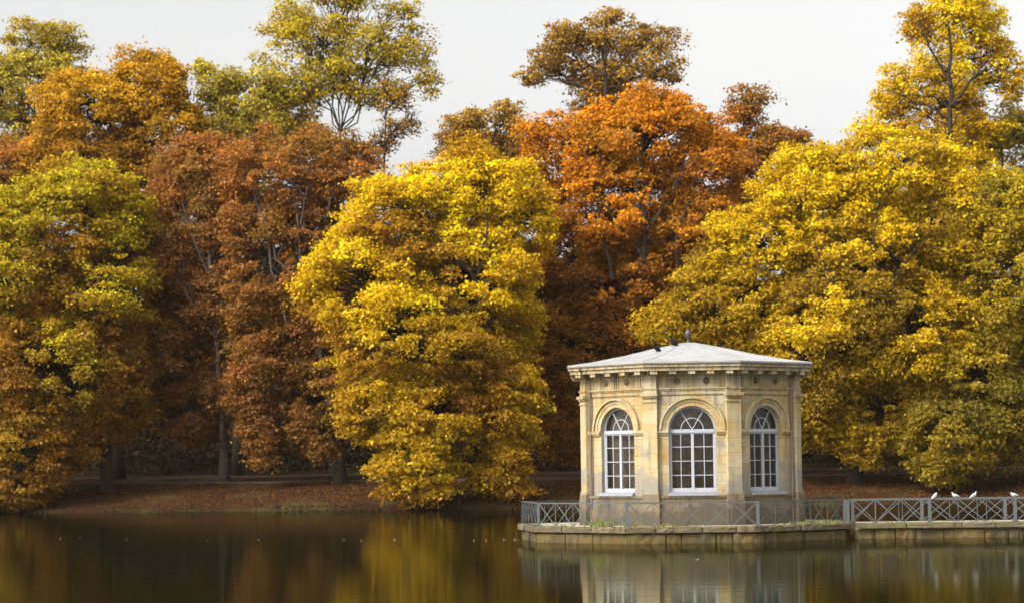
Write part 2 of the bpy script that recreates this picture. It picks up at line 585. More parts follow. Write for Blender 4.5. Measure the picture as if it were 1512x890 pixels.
def tree(name, label, trunk, off, lobes, pal, tr=0.45, dens=1.0, sub=0.88, leaf=0.25, bark=None, limbs=1.0, droop=0.3,
         seed=1, cover=0.62, top=None, airy=False, group=None, bare=0, boughs=()):
    rg = np.random.default_rng(seed)
    rn = random.Random(seed)
    bark = bark or BARK
    base = at(trunk[0], trunk[1], 200)
    for _ in range(3):
        base = at(trunk[0], trunk[1], shore(base.x) + off)
    Y = base.y
    base.z = ground_z(base.x, Y) - 0.15
    root = empty(name, base)
    ml = (base.x, base.y, base.z)
    root['label'], root['category'] = label, 'tree'
    if group:
        root['group'] = group
    B = Vector(ml)
    # lobes in world space relative to the base
    LB = []
    for lo in lobes:
        px, py, rx, ry = lo[:4]
        dY = lo[4] if len(lo) > 4 else 0
        c = at(px, py, Y + dY) - B
        sc = (Y + dY) / F
        LB.append((c, rx * sc, 0.55 * (rx + ry) * sc, ry * sc))
    zs = [c.z + c_ for c, a, b_, c_ in LB]
    zlo = min(c.z - c_ for c, a, b_, c_ in LB)
    ztop = max(zs)
    allsub = []
    for li, (c, a, b_, cc) in enumerate(LB):
        area = 4 * math.pi * (((a * b_) ** 1.6 + (a * cc) ** 1.6 + (b_ * cc) ** 1.6) / 3) ** (1 / 1.6)
        rs0 = sub * (0.75 if min(a, cc) < 2.0 else 1.0)
        n = max(5, int(area / (math.pi * rs0 * rs0) * 1.55 * dens))
        g = unit(rg.normal(size=(n, 3)))
        rad = rg.uniform(0.0, 1.0, (n, 1)) ** 0.4 * 0.45 + 0.62
        if airy:
            rad = rg.uniform(0.35, 1.05, (n, 1))
        stray = rg.random((n, 1)) < 0.20
        rad = np.where(stray, rad * rg.uniform(1.04, 1.22, (n, 1)), rad)
        pts = g * rad * np.array([max(a - rs0 * 0.6, a * 0.5), max(b_ - rs0 * 0.6, b_ * 0.5), max(cc - rs0 * 0.6, cc * 0.5)])
        for p, gg in zip(pts, g):
            w = Vector(p) + c
            # drop what lies deep inside another lobe
            deep = False
            for lj, (c2, a2, b2, cc2) in enumerate(LB):
                if lj != li:
                    q = w - c2
                    if (q.x / a2) ** 2 + (q.y / b2) ** 2 + (q.z / cc2) ** 2 < (0.42 if not airy else 0.2):
                        deep = True
                        break
            if deep or w.z + B.z < 0.5:
                continue
            allsub.append((w, Vector(gg), rs0 * rn.choice((rn.uniform(0.35, 0.7), rn.uniform(0.5, 0.9), rn.uniform(0.7, 1.2), rn.uniform(1.1, 1.75))), li))
    cen, nor, siz, col = [], [], [], []
    P0, P1, P2 = (np.array(x) for x in PAL[pal])
    for w, gg, rs, li in allsub:
        back = gg.y > 0.35
        la = leaf * leaf * 0.5 * 0.75
        n = int(4 * math.pi * rs * rs * cover / la * 0.9 * (0.5 if back else 1.0) * (0.62 if airy else 1.0))
        if n < 4:
            n = 4
        d = unit(rg.normal(size=(n, 3)))
        d[:, 2] = np.where((d[:, 2] < -0.25) & (rg.random(n) < 0.6), -d[:, 2], d[:, 2])
        r = rs * rg.uniform(0.25, 1.0, (n, 1)) ** 0.55
        sq = np.array([rn.uniform(0.9, 1.45), rn.uniform(0.9, 1.3), rn.uniform(0.5, 0.95)])
        # lumpy outline: little sprays push out of each clump
        lump = 1 + 0.28 * np.sin(d[:, :1] * 4.1 + w.x * 2) * np.sin(d[:, 1:2] * 4.7 + w.y) + 0.22 * np.sin(d[:, 2:] * 6.3 + w.z * 3)
        r = np.where(rg.random((n, 1)) < 0.10, r * rg.uniform(1.08, 1.38, (n, 1)), r)
        p = np.array(w) + d * r * sq * lump
        p[:, 2] -= droop * (np.linalg.norm(d[:, :2] * r, axis=1) ** 2) / max(rs, 0.1) * 0.45
        nn = unit(d * 0.32 + np.array(gg) * 0.30 + np.array([0, -0.10, 0.34]) + rg.normal(size=(n, 3)) * 0.62)
        # leaf colour: by height (duller low down, shade partly painted in), by drifting patches, by single leaf
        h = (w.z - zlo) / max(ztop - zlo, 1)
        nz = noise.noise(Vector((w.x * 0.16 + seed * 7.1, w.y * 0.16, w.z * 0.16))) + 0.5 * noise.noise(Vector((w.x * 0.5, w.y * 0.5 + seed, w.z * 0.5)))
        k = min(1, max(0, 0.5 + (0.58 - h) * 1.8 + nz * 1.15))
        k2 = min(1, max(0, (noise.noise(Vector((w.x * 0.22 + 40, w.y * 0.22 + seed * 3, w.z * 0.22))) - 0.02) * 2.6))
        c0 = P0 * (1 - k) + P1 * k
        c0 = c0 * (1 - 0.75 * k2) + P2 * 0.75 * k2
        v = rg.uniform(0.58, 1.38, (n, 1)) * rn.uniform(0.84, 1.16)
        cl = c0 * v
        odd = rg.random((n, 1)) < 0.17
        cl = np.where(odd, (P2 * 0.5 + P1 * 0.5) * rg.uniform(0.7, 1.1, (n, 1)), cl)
        cl[:, 0] *= rg.uniform(0.92, 1.08, n)
        cl[:, 1] *= rg.uniform(0.88, 1.12, n)
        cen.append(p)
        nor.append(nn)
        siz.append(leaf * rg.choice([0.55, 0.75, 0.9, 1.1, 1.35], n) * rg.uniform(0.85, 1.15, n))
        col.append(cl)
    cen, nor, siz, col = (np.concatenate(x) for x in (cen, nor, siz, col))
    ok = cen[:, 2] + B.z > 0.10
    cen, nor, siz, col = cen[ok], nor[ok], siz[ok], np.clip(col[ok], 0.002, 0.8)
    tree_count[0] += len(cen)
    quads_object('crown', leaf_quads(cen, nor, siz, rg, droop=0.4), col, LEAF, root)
    # trunk, limbs and branches
    t = MB()
    top_z = (at(trunk[0], top, Y).z - B.z) if top is not None else zlo + 0.72 * (ztop - zlo)
    tx = sum(c.x for c, *_ in LB) / len(LB)
    lean = trunk[2] if len(trunk) > 2 else None
    xt = (at(lean, top, Y).x - B.x) if lean is not None and top is not None else tx * 0.35
    ph = rn.uniform(0, 6)
    TP = []
    for i in range(13):
        u = i / 12
        TP.append(Vector((xt * u * u + 0.25 * math.sin(u * 5 + ph) * u, 0.3 * math.sin(u * 4 + ph * 2) * u, top_z * u)))
    TR = [tr * (1.45 if i == 0 else 1.0) * (1 - 0.86 * (i / 12) ** 0.9) + 0.02 for i in range(13)]
    t.tube(TP, TR, 10)

    def limb(p0, p1, r0, r1, sag=0.0, n=6, sides=6, wob=0.06):
        d = p1 - p0
        ln = d.length
        pts = []
        for i in range(n + 1):
            u = i / n
            p = p0.lerp(p1, u)
            p.z += sag * ln * math.sin(math.pi * u)
            if 0 < i < n:
                p += Vector((rn.uniform(-1, 1), rn.uniform(-1, 1), rn.uniform(-1, 1))) * ln * wob
            pts.append(p)
        t.tube(pts, [r0 + (r1 - r0) * (i / n) for i in range(n + 1)], sides, cap=False)
        return pts

    for li, (c, a, b_, cc) in enumerate(LB):
        zt = min(top_z * 0.98, max(0.22 * top_z, c.z - 0.55 * max(a, cc) - 0.25 * abs(c.x)))
        u = zt / top_z
        i = min(11, int(u * 12))
        st = TP[i].lerp(TP[i + 1], u * 12 - i)
        r0 = max(0.06, TR[i] * 0.55)
        end = c + Vector((0, 0, cc * 0.2))
        pts = limb(st, end, r0, 0.06, 0.10, 7, 7)
        subs = [s for s in allsub if s[3] == li]
        rn.shuffle(subs)
        for w, gg, rs, _ in subs[:int(len(subs) * 0.75 * limbs)]:
            q = pts[rn.choice((3, 4, 5, 6, 7))]
            limb(q, w + gg * rs * 0.5, 0.055, 0.015, 0.06, 4, 4, 0.07)
        for w, gg, rs, _ in subs[:int(len(subs) * bare)]:        # bare twigs that stand out of the thin leaves
            q = w
            for _k in range(3):
                e = q + (gg + Vector((rn.uniform(-.7, .7), rn.uniform(-.7, .2), rn.uniform(-.1, 1.0)))).normalized() * rs * rn.uniform(0.8, 1.8)
                limb(q, e, 0.05, 0.015, 0.03, 4, 4, 0.08)
    for bo in boughs:                    # big limbs that show through the leaves
        pts, rad, dl = [], [], -6.0
        for q in bo:
            dl = q[2] + 1.1
            pts.append(at(q[0], q[1], Y + dl) - B)
            rad.append(q[3])
        fine, fr = [], []
        for i in range(len(pts) - 1):
            for u in (0, 0.34, 0.67):
                fine.append(pts[i].lerp(pts[i + 1], u) + Vector((rn.uniform(-1, 1), rn.uniform(-1, 1), rn.uniform(-1, 1))) * 0.18)
                fr.append(rad[i] + (rad[i + 1] - rad[i]) * u)
        fine.append(pts[-1])
        fr.append(rad[-1])
        t.tube(fine, fr, 7, cap=False)
        for i in range(2, len(fine) - 1):
            for _k in range(2):
                e = fine[i] + Vector((rn.uniform(-1.6, 1.6), rn.uniform(-1.0, 0.2), rn.uniform(0.2, 2.2)))
                limb(fine[i], e, fr[i] * 0.4 + 0.012, 0.014, 0.05, 5, 5, 0.07)
    tk = t.build('trunk', bark, root, smooth=True)
    return root


SHORE = 'big trees along the water edge'
BACK = 'tall trees behind the front row'

tree('plane_tree', 'yellow green and ochre tree at far left whose low boughs hang down to the water', (158, 712), 8,
     [(115, 320, 100, 85), (30, 400, 100, 110, -2), (160, 430, 75, 110, -1), (60, 560, 125, 100, -3), (165, 575, 62, 85),
      (35, 670, 75, 70, -5), (-60, 520, 90, 190), (95, 640, 60, 60, -2), (15, 725, 65, 32, -7)], 'ygreen', tr=0.55, seed=11, group=SHORE)
tree('chestnut_tree', 'rust brown tree with a straight grey trunk, second from left on the bank', (331, 708, 305), 15,
     [(300, 265, 75, 65), (262, 370, 65, 95), (335, 430, 70, 110), (258, 530, 55, 95), (290, 605, 60, 55), (300, 330, 70, 80), (330, 560, 45, 70)],
     'rust', tr=0.42, seed=12, bark=BARKP, leaf=0.24, cover=0.58, dens=0.95, bare=0.30, top=270, group=SHORE,
     boughs=[[(331, 650, -3, .28), (322, 520, -5, .25), (312, 420, -5.2, .2), (309, 340, -5.2, .13), (306, 270, -4.6, .05)], [(312, 420, -5.2, .12), (285, 350, -5.6, .09), (268, 295, -5, .03)],
             [(310, 380, -5.2, .12), (335, 330, -5.6, .08), (350, 265, -5, .03)], [(316, 460, -5.2, .12), (345, 420, -5.8, .08), (365, 350, -5.4, .03)], [(318, 500, -5.2, .1), (280, 440, -5.6, .07), (252, 400, -5.2, .03)]])
tree('chestnut_tree', 'rust brown tree with many bare grey twigs, between the grey trunk and the yellow tree', (502, 706, 470), 14,
     [(430, 265, 100, 75), (505, 270, 65, 75), (395, 400, 80, 115), (475, 420, 85, 120), (390, 545, 60, 95), (445, 590, 60, 75),
      (500, 560, 55, 85), (385, 640, 32, 48, -2), (470, 650, 32, 35, -2)],
     'rust2', tr=0.48, seed=13, bark=BARKP, leaf=0.24, cover=0.58, dens=0.95, bare=0.36, top=260, group=SHORE,
     boughs=[[(500, 650, -3, .28), (480, 540, -5.2, .22), (455, 440, -6, .17), (440, 350, -6, .11), (430, 255, -5.4, .04)], [(455, 440, -6, .13), (410, 380, -6.2, .09), (380, 300, -5.6, .03)],
             [(445, 370, -6, .12), (480, 320, -6, .09), (500, 260, -5.6, .05), (505, 205, -5, .02)], [(500, 330, -5.6, .08), (525, 270, -5, .05), (535, 215, -4.4, .02)], [(420, 470, -6, .12), (395, 360, -6, .07), (372, 270, -5.4, .02)],
             [(440, 340, -6, .08), (455, 270, -6, .05), (465, 205, -5, .02)]])
tree('plane_tree', 'bright yellow spreading tree leaning over the water left of the pavilion', (705, 712, 735), 6,
     [(690, 300, 100, 75), (590, 335, 85, 80, -3), (535, 420, 80, 95, -4), (478, 430, 42, 45, -4), (765, 325, 58, 75), (590, 510, 100, 95, -5),
      (690, 420, 100, 90, -2), (560, 600, 62, 60, -5), (635, 620, 80, 85, -5), (610, 700, 68, 46, -7), (740, 600, 55, 90, -3), (742, 695, 42, 48, -4),
      (660, 520, 70, 60, -6), (745, 470, 55, 70, 1)],
     'yellow', tr=0.55, seed=14, top=330, group=SHORE,
     boughs=[[(735, 560, -2, .34), (724, 500, -5, .28), (700, 468, -7, .2), (650, 455, -8.2, .1), (600, 470, -8.5, .04)], [(726, 505, -5, .28), (714, 430, -6.5, .24), (690, 392, -7.2, .2), (650, 368, -7.6, .13), (600, 368, -7.6, .06)],
             [(702, 410, -7, .15), (716, 350, -6.6, .09), (722, 300, -6, .03)], [(660, 372, -7.6, .1), (630, 330, -7, .06), (600, 300, -6.2, .02)]])
tree('chestnut_tree', 'broad orange and rust tree standing behind the pavilion roof', (950, 706, 952), 16,
     [(950, 205, 105, 72), (850, 230, 75, 65), (1035, 255, 65, 85), (905, 320, 110, 90), (1030, 360, 70, 90), (850, 400, 65, 100),
      (930, 460, 110, 100), (850, 540, 65, 100), (835, 640, 45, 50, -1), (950, 580, 100, 90), (790, 500, 45, 110)],
     'orange', tr=0.5, seed=15, leaf=0.26, cover=0.58, top=200, group=SHORE,
     boughs=[[(952, 560, -5, .26), (951, 430, -6.2, .23), (950, 330, -6.6, .18), (948, 250, -5.6, .1), (946, 180, -4.6, .04)], [(950, 380, -6.4, .14), (900, 315, -6.6, .1), (868, 262, -5.6, .04)], [(951, 350, -6.4, .13), (990, 290, -6, .09), (1012, 232, -5.4, .03)],
             [(905, 410, -6.4, .16), (885, 330, -6.6, .12), (880, 270, -5.8, .08), (890, 215, -5, .03)], [(1002, 430, -6, .14), (1000, 350, -5.8, .1), (1022, 285, -5.2, .04)]])
tree('plane_tree', 'huge golden yellow tree rising right behind the pavilion', (1262, 702, 1270), 10,
     [(1320, 255, 105, 72), (1200, 290, 90, 70), (1120, 370, 85, 75), (1400, 330, 85, 80), (1270, 385, 120, 95), (1090, 460, 90, 75),
      (985, 480, 40, 42, -3), (1045, 430, 50, 60, -1), (1220, 500, 105, 95, -3), (1340, 500, 100, 95, -2), (1300, 610, 85, 65, -1),
      (1190, 600, 60, 70, -2), (1280, 660, 32, 36, -3), (1120, 550, 85, 85), (1040, 540, 60, 60)],
     'yellow2', tr=0.6, seed=16, top=300, group=SHORE,
     boughs=[[(1265, 600, -5, .3), (1285, 490, -7, .2), (1325, 410, -7.4, .12), (1365, 350, -6, .04)], [(1275, 520, -7, .18), (1230, 430, -7.4, .12), (1200, 350, -6, .05)], [(1300, 440, -7.4, .12), (1290, 350, -7, .07), (1300, 285, -5.4, .03)]])
tree('plane_tree', 'dull green gold tree at far right hanging low over the railing gulls', (1545, 702), 7,
     [(1485, 325, 75, 75), (1440, 290, 55, 45), (1500, 440, 90, 100), (1440, 560, 90, 75), (1400, 640, 78, 62, -2), (1480, 620, 75, 65), (1570, 420, 75, 170),
      (1390, 690, 42, 30, -3), (1570, 600, 70, 70)],
     'dgreen', tr=0.5, seed=17, group=SHORE)
tree('plane_tree', 'ochre tree mostly outside the picture beyond the left edge', (-190, 715), 8,
     [(-150, 330, 90, 95), (-230, 400, 110, 110), (-120, 470, 60, 100), (-220, 560, 120, 100), (-150, 620, 80, 80)], 'ygreen', tr=0.5, seed=18, dens=0.7, group=SHORE)
tree('plane_tree', 'golden tree mostly outside the picture beyond the right edge', (1720, 700), 12,
     [(1690, 330, 90, 90), (1760, 420, 110, 110), (1680, 500, 90, 100), (1740, 590, 110, 80)], 'yellow2', tr=0.5, seed=19, dens=0.7, group=SHORE)
# second row
tree('chestnut_tree', 'brown tree showing above the yellow green tree at the far left edge', (8, 700), 26,
     [(20, 265, 70, 55), (-30, 330, 60, 80), (70, 235, 45, 40), (-10, 450, 80, 90)], 'rust2', tr=0.4, seed=21, leaf=0.27, group=BACK)
tree('linden_tree', 'olive green tree with sky gaps reaching up in the top left corner', (50, 690), 38,
     [(48, 70, 52, 52), (98, 62, 42, 44), (70, 105, 60, 45), (15, 135, 55, 60), (45, 205, 65, 55), (-45, 140, 55, 90), (95, 130, 45, 50), (30, 300, 70, 90)], 'olive', tr=0.5, seed=22, airy=True,
     dens=0.55, leaf=0.27, cover=0.6, sub=0.85, group=BACK)
tree('maple_tree', 'golden tree with a broad top between the olive tree and the tall thin one', (175, 695), 30,
     [(130, 165, 82, 70), (215, 132, 62, 58), (245, 205, 62, 65), (120, 240, 95, 58), (200, 285, 85, 58), (200, 400, 80, 80)], 'gold', tr=0.5, seed=23,
     leaf=0.27, group=BACK)
tree('linden_tree', 'dark olive tree tucked left of the tall thin tree', (350, 690), 34,
     [(335, 135, 45, 48), (395, 145, 50, 62), (345, 190, 62, 45), (300, 105, 20, 24), (400, 200, 50, 45), (350, 290, 70, 80)], 'olive', tr=0.45, seed=24, leaf=0.27, airy=True, dens=0.8,
     cover=0.6, group=BACK)
tree('poplar_tree', 'tall airy yellow green tree with forked limbs against the sky', (497, 690, 500), 38,
     [(480, 60, 85, 72), (418, 40, 42, 50), (560, 70, 55, 55), (612, 68, 42, 42), (500, -25, 95, 50), (632, 125, 26, 28), (565, 140, 55, 32), (445, 130, 55, 45), (590, 20, 40, 35), (440, 190, 60, 40), (520, 225, 50, 30), (505, 118, 60, 42)],
     'lime', tr=0.6, seed=25, leaf=0.27, airy=True, dens=0.5, cover=0.42, sub=0.85, top=185, droop=0.6, group=BACK, bark=BARKP)
tree('larch_tree', 'thin dark bare tree with drooping twigs beside the tall airy one', (569, 690, 571), 36,
     [(585, 150, 30, 25), (590, 190, 38, 25), (565, 215, 38, 22), (570, 130, 12, 25)], 'brown', tr=0.25, seed=26, leaf=0.26, airy=True, dens=0.6,
     cover=0.18, sub=0.9, top=118, bare=0.7, group=BACK)
tree('oak_tree', 'brown airy tree standing tallest in the middle behind the orange one', (892, 690, 893), 34,
     [(890, 58, 62, 48), (825, 85, 55, 38), (955, 70, 55, 45), (785, 112, 32, 20), (895, 112, 85, 28), (985, 108, 36, 28), (840, 50, 40, 30), (905, 30, 35, 22), (890, 150, 70, 45), (890, 220, 90, 60)],
     'brown', tr=0.55, seed=27, leaf=0.27, airy=True, dens=0.55, cover=0.5, sub=0.85, top=60, group=BACK,
     boughs=[[(893, 160, -4, .26), (893, 100, -4.6, .18), (892, 40, -4.6, .06)], [(893, 112, -4.5, .12), (850, 78, -4.6, .08), (815, 60, -4.4, .03)], [(893, 120, -4.5, .12), (930, 80, -4.6, .08), (968, 48, -4.4, .03)],
             [(890, 138, -4.2, .12), (830, 122, -4, .08), (775, 114, -3.6, .03)], [(900, 132, -4.2, .12), (950, 112, -4, .08), (992, 98, -3.6, .03)]])
tree('oak_tree', 'small brown tree above the bright yellow spreading tree', (715, 690), 30,
     [(688, 190, 40, 42), (755, 172, 32, 32), (700, 225, 55, 40), (755, 215, 50, 40), (720, 290, 75, 60), (690, 400, 100, 100), (560, 420, 80, 90)], 'brown', tr=0.35, seed=28, leaf=0.27, airy=True, dens=0.8, sub=0.85, cover=0.6, group=BACK)
tree('oak_tree', 'brown orange tree with a thinning top right of the orange one', (1120, 690), 30,
     [(1103, 165, 38, 38), (1135, 215, 58, 42), (1185, 205, 22, 14), (1095, 235, 45, 45), (1120, 300, 80, 60)], 'rust2', tr=0.4, seed=29, leaf=0.27, airy=True, dens=0.8, sub=0.85,
     cover=0.6, group=BACK)
tree('maple_tree', 'tall bright yellow tree in the top right corner with its dark trunk showing', (1405, 690, 1406), 30,
     [(1400, 50, 65, 62), (1352, 32, 34, 42), (1465, 85, 42, 45), (1330, 138, 48, 46), (1310, 160, 30, 34), (1400, 112, 75, 42), (1385, 155, 80, 48), (1490, 120, 30, 40), (1455, 40, 42, 45), (1420, 5, 70, 35), (1430, 190, 60, 45), (1330, 190, 50, 40), (1390, 240, 90, 60), (1260, 330, 110, 80), (1400, 380, 120, 100)],
     'bright', tr=0.5, seed=30, leaf=0.27, airy=True, dens=0.52, cover=0.6, sub=0.85, top=40, group=BACK,
     boughs=[[(1406, 270, -5, .34), (1404, 185, -5.5, .27), (1403, 110, -5.5, .19), (1400, 30, -5, .08)], [(1404, 155, -5.5, .15), (1440, 110, -5.5, .1), (1470, 75, -5, .04)], [(1403, 125, -5.5, .14), (1372, 70, -5.5, .09), (1350, 25, -5, .04)], [(1404, 175, -5.5, .12), (1350, 150, -5.2, .08), (1320, 130, -5, .03)]])
tree('linden_tree', 'olive brown tree low behind the bright yellow one at the right edge', (1480, 690), 34,
     [(1465, 205, 50, 42), (1510, 185, 42, 45), (1550, 230, 50, 60), (1470, 290, 70, 60)], 'olive', tr=0.4, seed=31, leaf=0.27, airy=True, dens=0.8, cover=0.65, group=BACK)


# far wood: one mass that closes the view between the trunks
def far_wood():
    rg = np.random.default_rng(77)
    n = 220000
    X = rg.uniform(-95, 95, n)
    Y = 188 - 0.25 * np.minimum(X, 0) + rg.uniform(36, 78, n)
    hmax = 21 + 3 * np.sin(X * 0.21) + 2.5 * np.sin(X * 0.57 + 2)
    Z = 3.0 + hmax * rg.uniform(0, 1, n) ** 2.3 - 0.6
    cen = np.stack([X, Y, Z], 1)
    clump = np.sin(X * 1.1) * np.sin(Z * 1.3 + X * 0.4)
    nor = unit(rg.normal(size=(n, 3)) * 0.6 + np.array([0, -0.6, 0.4]))
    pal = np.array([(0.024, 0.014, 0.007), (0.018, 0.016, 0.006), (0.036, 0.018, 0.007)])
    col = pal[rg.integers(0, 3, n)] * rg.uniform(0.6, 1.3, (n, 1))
    siz = rg.uniform(0.26, 0.46, n) * (1 + np.clip(Z - 7, 0, 14) * 0.16)
    o = quads_object('far_wood', leaf_quads(cen, nor, siz, rg), col, LITTER)
    kind(o, 'stuff')
    o['label'] = 'dark wood closing the view between the trunks behind the bank'
    o['category'] = 'wood'


far_wood()


def litter():
    rg = np.random.default_rng(5)
    n = 52000
    X = rg.uniform(-62, 50, n)
    d = rg.uniform(0.3, 20, n) ** 1.0
    sh = np.array([shore(x) for x in X])
    Y = sh + d
    Z = np.array([ground_z(x, y) + 0.10 * noise.noise(Vector((x * 0.4, y * 0.4, 0))) + 0.05 * noise.noise(Vector((x * 1.3, y * 1.3, 3))) for x, y in zip(X, Y)]) + 0.03
    on_path = (d > 14.0) & (d < 18)
    Z = np.where(on_path, Z + 0.2, Z)
    keep = ~on_path | (rg.random(n) < 0.25)
    cen = np.stack([X, Y, Z], 1)[keep]
    m = len(cen)
    nor = unit(rg.normal(size=(m, 3)) * 0.5 + np.array([0, -0.35, 1.0]))
    pal = np.array([(0.22, 0.075, 0.015), (0.16, 0.05, 0.012), (0.28, 0.12, 0.02), (0.10, 0.042, 0.014), (0.30, 0.17, 0.025)])
    col = pal[rg.choice(5, m, p=[.30, .30, .12, .24, .04])] * rg.uniform(0.3, 0.5, (m, 1))
    o = quads_object('fallen_leaves', leaf_quads(cen, nor, rg.uniform(0.09, 0.19, m), rg), col, LITTER)
    kind(o, 'stuff')
    o['label'] = 'rust coloured fallen leaves covering the sloping bank'
    o['category'] = 'leaves'
    # ragged grass where the bank meets the water
    n = 5000
    X = rg.uniform(-60, 40, n)
    keep = np.sin(X * 0.9) + np.sin(X * 0.37 + 1) + rg.normal(size=n) * 0.7 > -0.4
    X = X[keep]
    n = len(X)
    dd = rg.uniform(-0.05, 0.9, n)
    Y = np.array([shore(x) for x in X]) + dd
    Z = np.array([max(0.0, ground_z(x, y)) for x, y in zip(X, Y)])
    h = rg.uniform(0.05, 0.22, n)
    lean = rg.normal(size=(n, 2)) * 0.12
    q = np.empty((n, 4, 3))
    w = rg.uniform(0.02, 0.05, n)
    q[:, 0] = np.stack([X - w, Y, Z - 0.03], 1)
    q[:, 1] = np.stack([X + w, Y, Z - 0.03], 1)
    q[:, 2] = np.stack([X + lean[:, 0] + w * 0.2, Y + lean[:, 1] - 0.05, Z + h], 1)
    q[:, 3] = np.stack([X + lean[:, 0] - w * 0.2, Y + lean[:, 1] - 0.05, Z + h], 1)
    pal = np.array([(0.018, 0.022, 0.006), (0.028, 0.022, 0.008), (0.04, 0.024, 0.010), (0.012, 0.015, 0.005)])
    col = pal[rg.choice(4, n)] * rg.uniform(0.7, 1.2, (n, 1))
    o = quads_object('grass', q, col, LITTER)
    kind(o, 'stuff')
    o['label'] = 'ragged grass fringe where the bank meets the water'
    o['category'] = 'grass'


litter()

# ------------------------------------------------------------------ the pavilion
YC = 104.5
PC = at(1019.3, 690, YC)
PX, YAW = PC.x, R(-2.9)
PAV = empty('pavilion', (PX, YC, 0), YAW)
tag(PAV, 'pale stone octagonal pavilion with arched white windows and a low grey metal roof', 'pavilion')
A, BB = 1.735, 4.57


def octo(d):
    a, b = A + 0.4142 * d, BB + d
    return [(-a, -b), (a, -b), (b, -a), (b, a), (a, b), (-a, b), (-b, a), (-b, -a)]


Z_DECK, Z_PL, Z_SILL, Z_SPR, Z_ARCH0, Z_FR0, Z_FR1, Z_COR, Z_EAVE = 0.69, 1.90, 2.03, 4.70, 6.28, 6.47, 7.02, 7.17, 7.52
RO = 1.0       # half width of the openings
oct0 = octo(0)
FR = []
for k in range(8):
    p, q = Vector((*oct0[k], 0)), Vector((*oct0[(k + 1) % 8], 0))
    t = (q - p).normalized()
    n = Vector((t.y, -t.x, 0))
    mid = (p + q) / 2
    M = Matrix(((t.x, n.x, 0, mid.x), (t.y, n.y, 0, mid.y), (0, 0, 1, 0), (0, 0, 0, 1)))   # local: u right, d outward, z up
    FR.append((M, (q - p).length))
ARC = [math.pi * i / 20 for i in range(21)]


def wall_panel(mb, M, w, d, z0, z1, ro, flip=False, reveal=0.0):
    hw = w / 2
    zs, zi = Z_SPR, Z_SILL
    arc = [(ro * math.cos(a), zs + ro * math.sin(a)) for a in ARC]     # right to left
    vs, fs = [], []

    def quad(pts):
        o = len(vs)
        vs.extend([(u, d, z) for u, z in pts])
        ix = list(range(o, o + len(pts)))
        fs.append(tuple(ix[::-1] if flip else ix))
    quad([(-hw, z0), (hw, z0), (hw, zi), (-hw, zi)])
    quad([(-hw, zi), (-ro, zi), (-ro, zs), (-hw, zs)])
    quad([(ro, zi), (hw, zi), (hw, zs), (ro, zs)])
    quad([(-hw, zs), (-ro, zs), (-ro, z1), (-hw, z1)])
    quad([(ro, zs), (hw, zs), (hw, z1), (ro, z1)])
    for (u0, a0), (u1, a1) in zip(arc, arc[1:]):
        quad([(u1, a1), (u0, a0), (u0, z1), (u1, z1)])
    if reveal:
        ol = [(ro, zi)] + arc + [(-ro, zi)]
        for (u0, a0), (u1, a1) in zip(ol, ol[1:] + ol[:1]):
            o = len(vs)
            vs.extend([(u0, d, a0), (u1, d, a1), (u1, d - reveal, a1), (u0, d - reveal, a0)])
            fs.append((o, o + 1, o + 2, o + 3))
    mb.add(vs, fs, M)


for k, (M, w) in enumerate(FR):
    mb = MB()
    wall_panel(mb, M, w, 0, Z_PL, Z_FR1, RO, reveal=0.5)
    mb.build('wall', STONE, PAV, uv=True)
inner = MB()
for k, (M, w) in enumerate(FR):
    wall_panel(inner, M, w - 0.414 * 0.5 * 2, -0.5, Z_PL, 6.7, RO, flip=True)
inner.build('inner_wall', PLASTER, PAV)
ii = octo(-0.5)
fl = MB()
fl.add([(x, y, 1.97) for x, y in ii], [tuple(range(8))])
fl.build('floor', FLOORM, PAV)
ce = MB()
ce.add([(x, y, 6.69) for x, y in ii], [tuple(range(8))[::-1]])
ce.build('ceiling', PLASTER, PAV)
# plinth with its ledge
pl = MB()
pl.ring(octo(0.14), octo(-0.5), 0.60, 1.34)
pl.ring(octo(0.10), octo(-0.5), 1.342, Z_PL - 0.07)
pl.ring(octo(0.16), octo(-0.5), Z_PL - 0.068, Z_PL + 0.035)
pl.build('plinth', PLINTH, PAV, uv=True)
# architrave, frieze, cornice
ent = MB()
ent.ring(octo(0.05), octo(-0.3), Z_ARCH0 - 0.10, Z_ARCH0 + 0.06)
ent.ring(octo(0.075), octo(-0.3), Z_ARCH0 + 0.061, Z_FR0 - 0.05)
ent.ring(octo(0.13), octo(-0.3), Z_FR0 - 0.049, Z_FR0 + 0.01)
for M, w in FR:                          # guttae under the band
    n = int(w / 0.155)
    for i in range(n):
        u = (i + 0.5 - n / 2) * 0.155
        if (i % 7) < 5:
            ent.box((u, 0.10, Z_FR0 - 0.075), (0.07, 0.035, 0.05), M)
ent.build('architrave', TRIM, PAV, uv=True)
fz = MB()
fz.ring(octo(0.035), octo(-0.3), Z_FR0 + 0.011, Z_FR1 - 0.001)
for M, w in FR:
    for u in (-0.62, 0.62):              # round rosettes
        ro_ = MB()
        for rr, dd in ((0.145, 0.035), (0.105, 0.06), (0.05, 0.085)):
            ring = [(u + rr * math.cos(2 * math.pi * i / 18), z, Z_FR0 + 0.29 + rr * math.sin(2 * math.pi * i / 18)) for z in (0.03, 0.03 + dd) for i in range(18)]
            ro_.add(ring, [tuple(range(18, 36))] + [(i, (i + 1) % 18, 18 + (i + 1) % 18, 18 + i) for i in range(18)], M)
        ro_.build('rosette', PLINTH, PAV, uv=True)
    for uc in (-w / 2 + 0.42, 0.0, w / 2 - 0.42):   # upright fluted blocks between the rosettes
        for j in (-1, 0, 1):
            fz.box((uc + j * 0.13, 0.05, Z_FR0 + 0.28), (0.075, 0.055, 0.50), M)
fz.build('frieze', TRIM, PAV, uv=True)
co = MB()
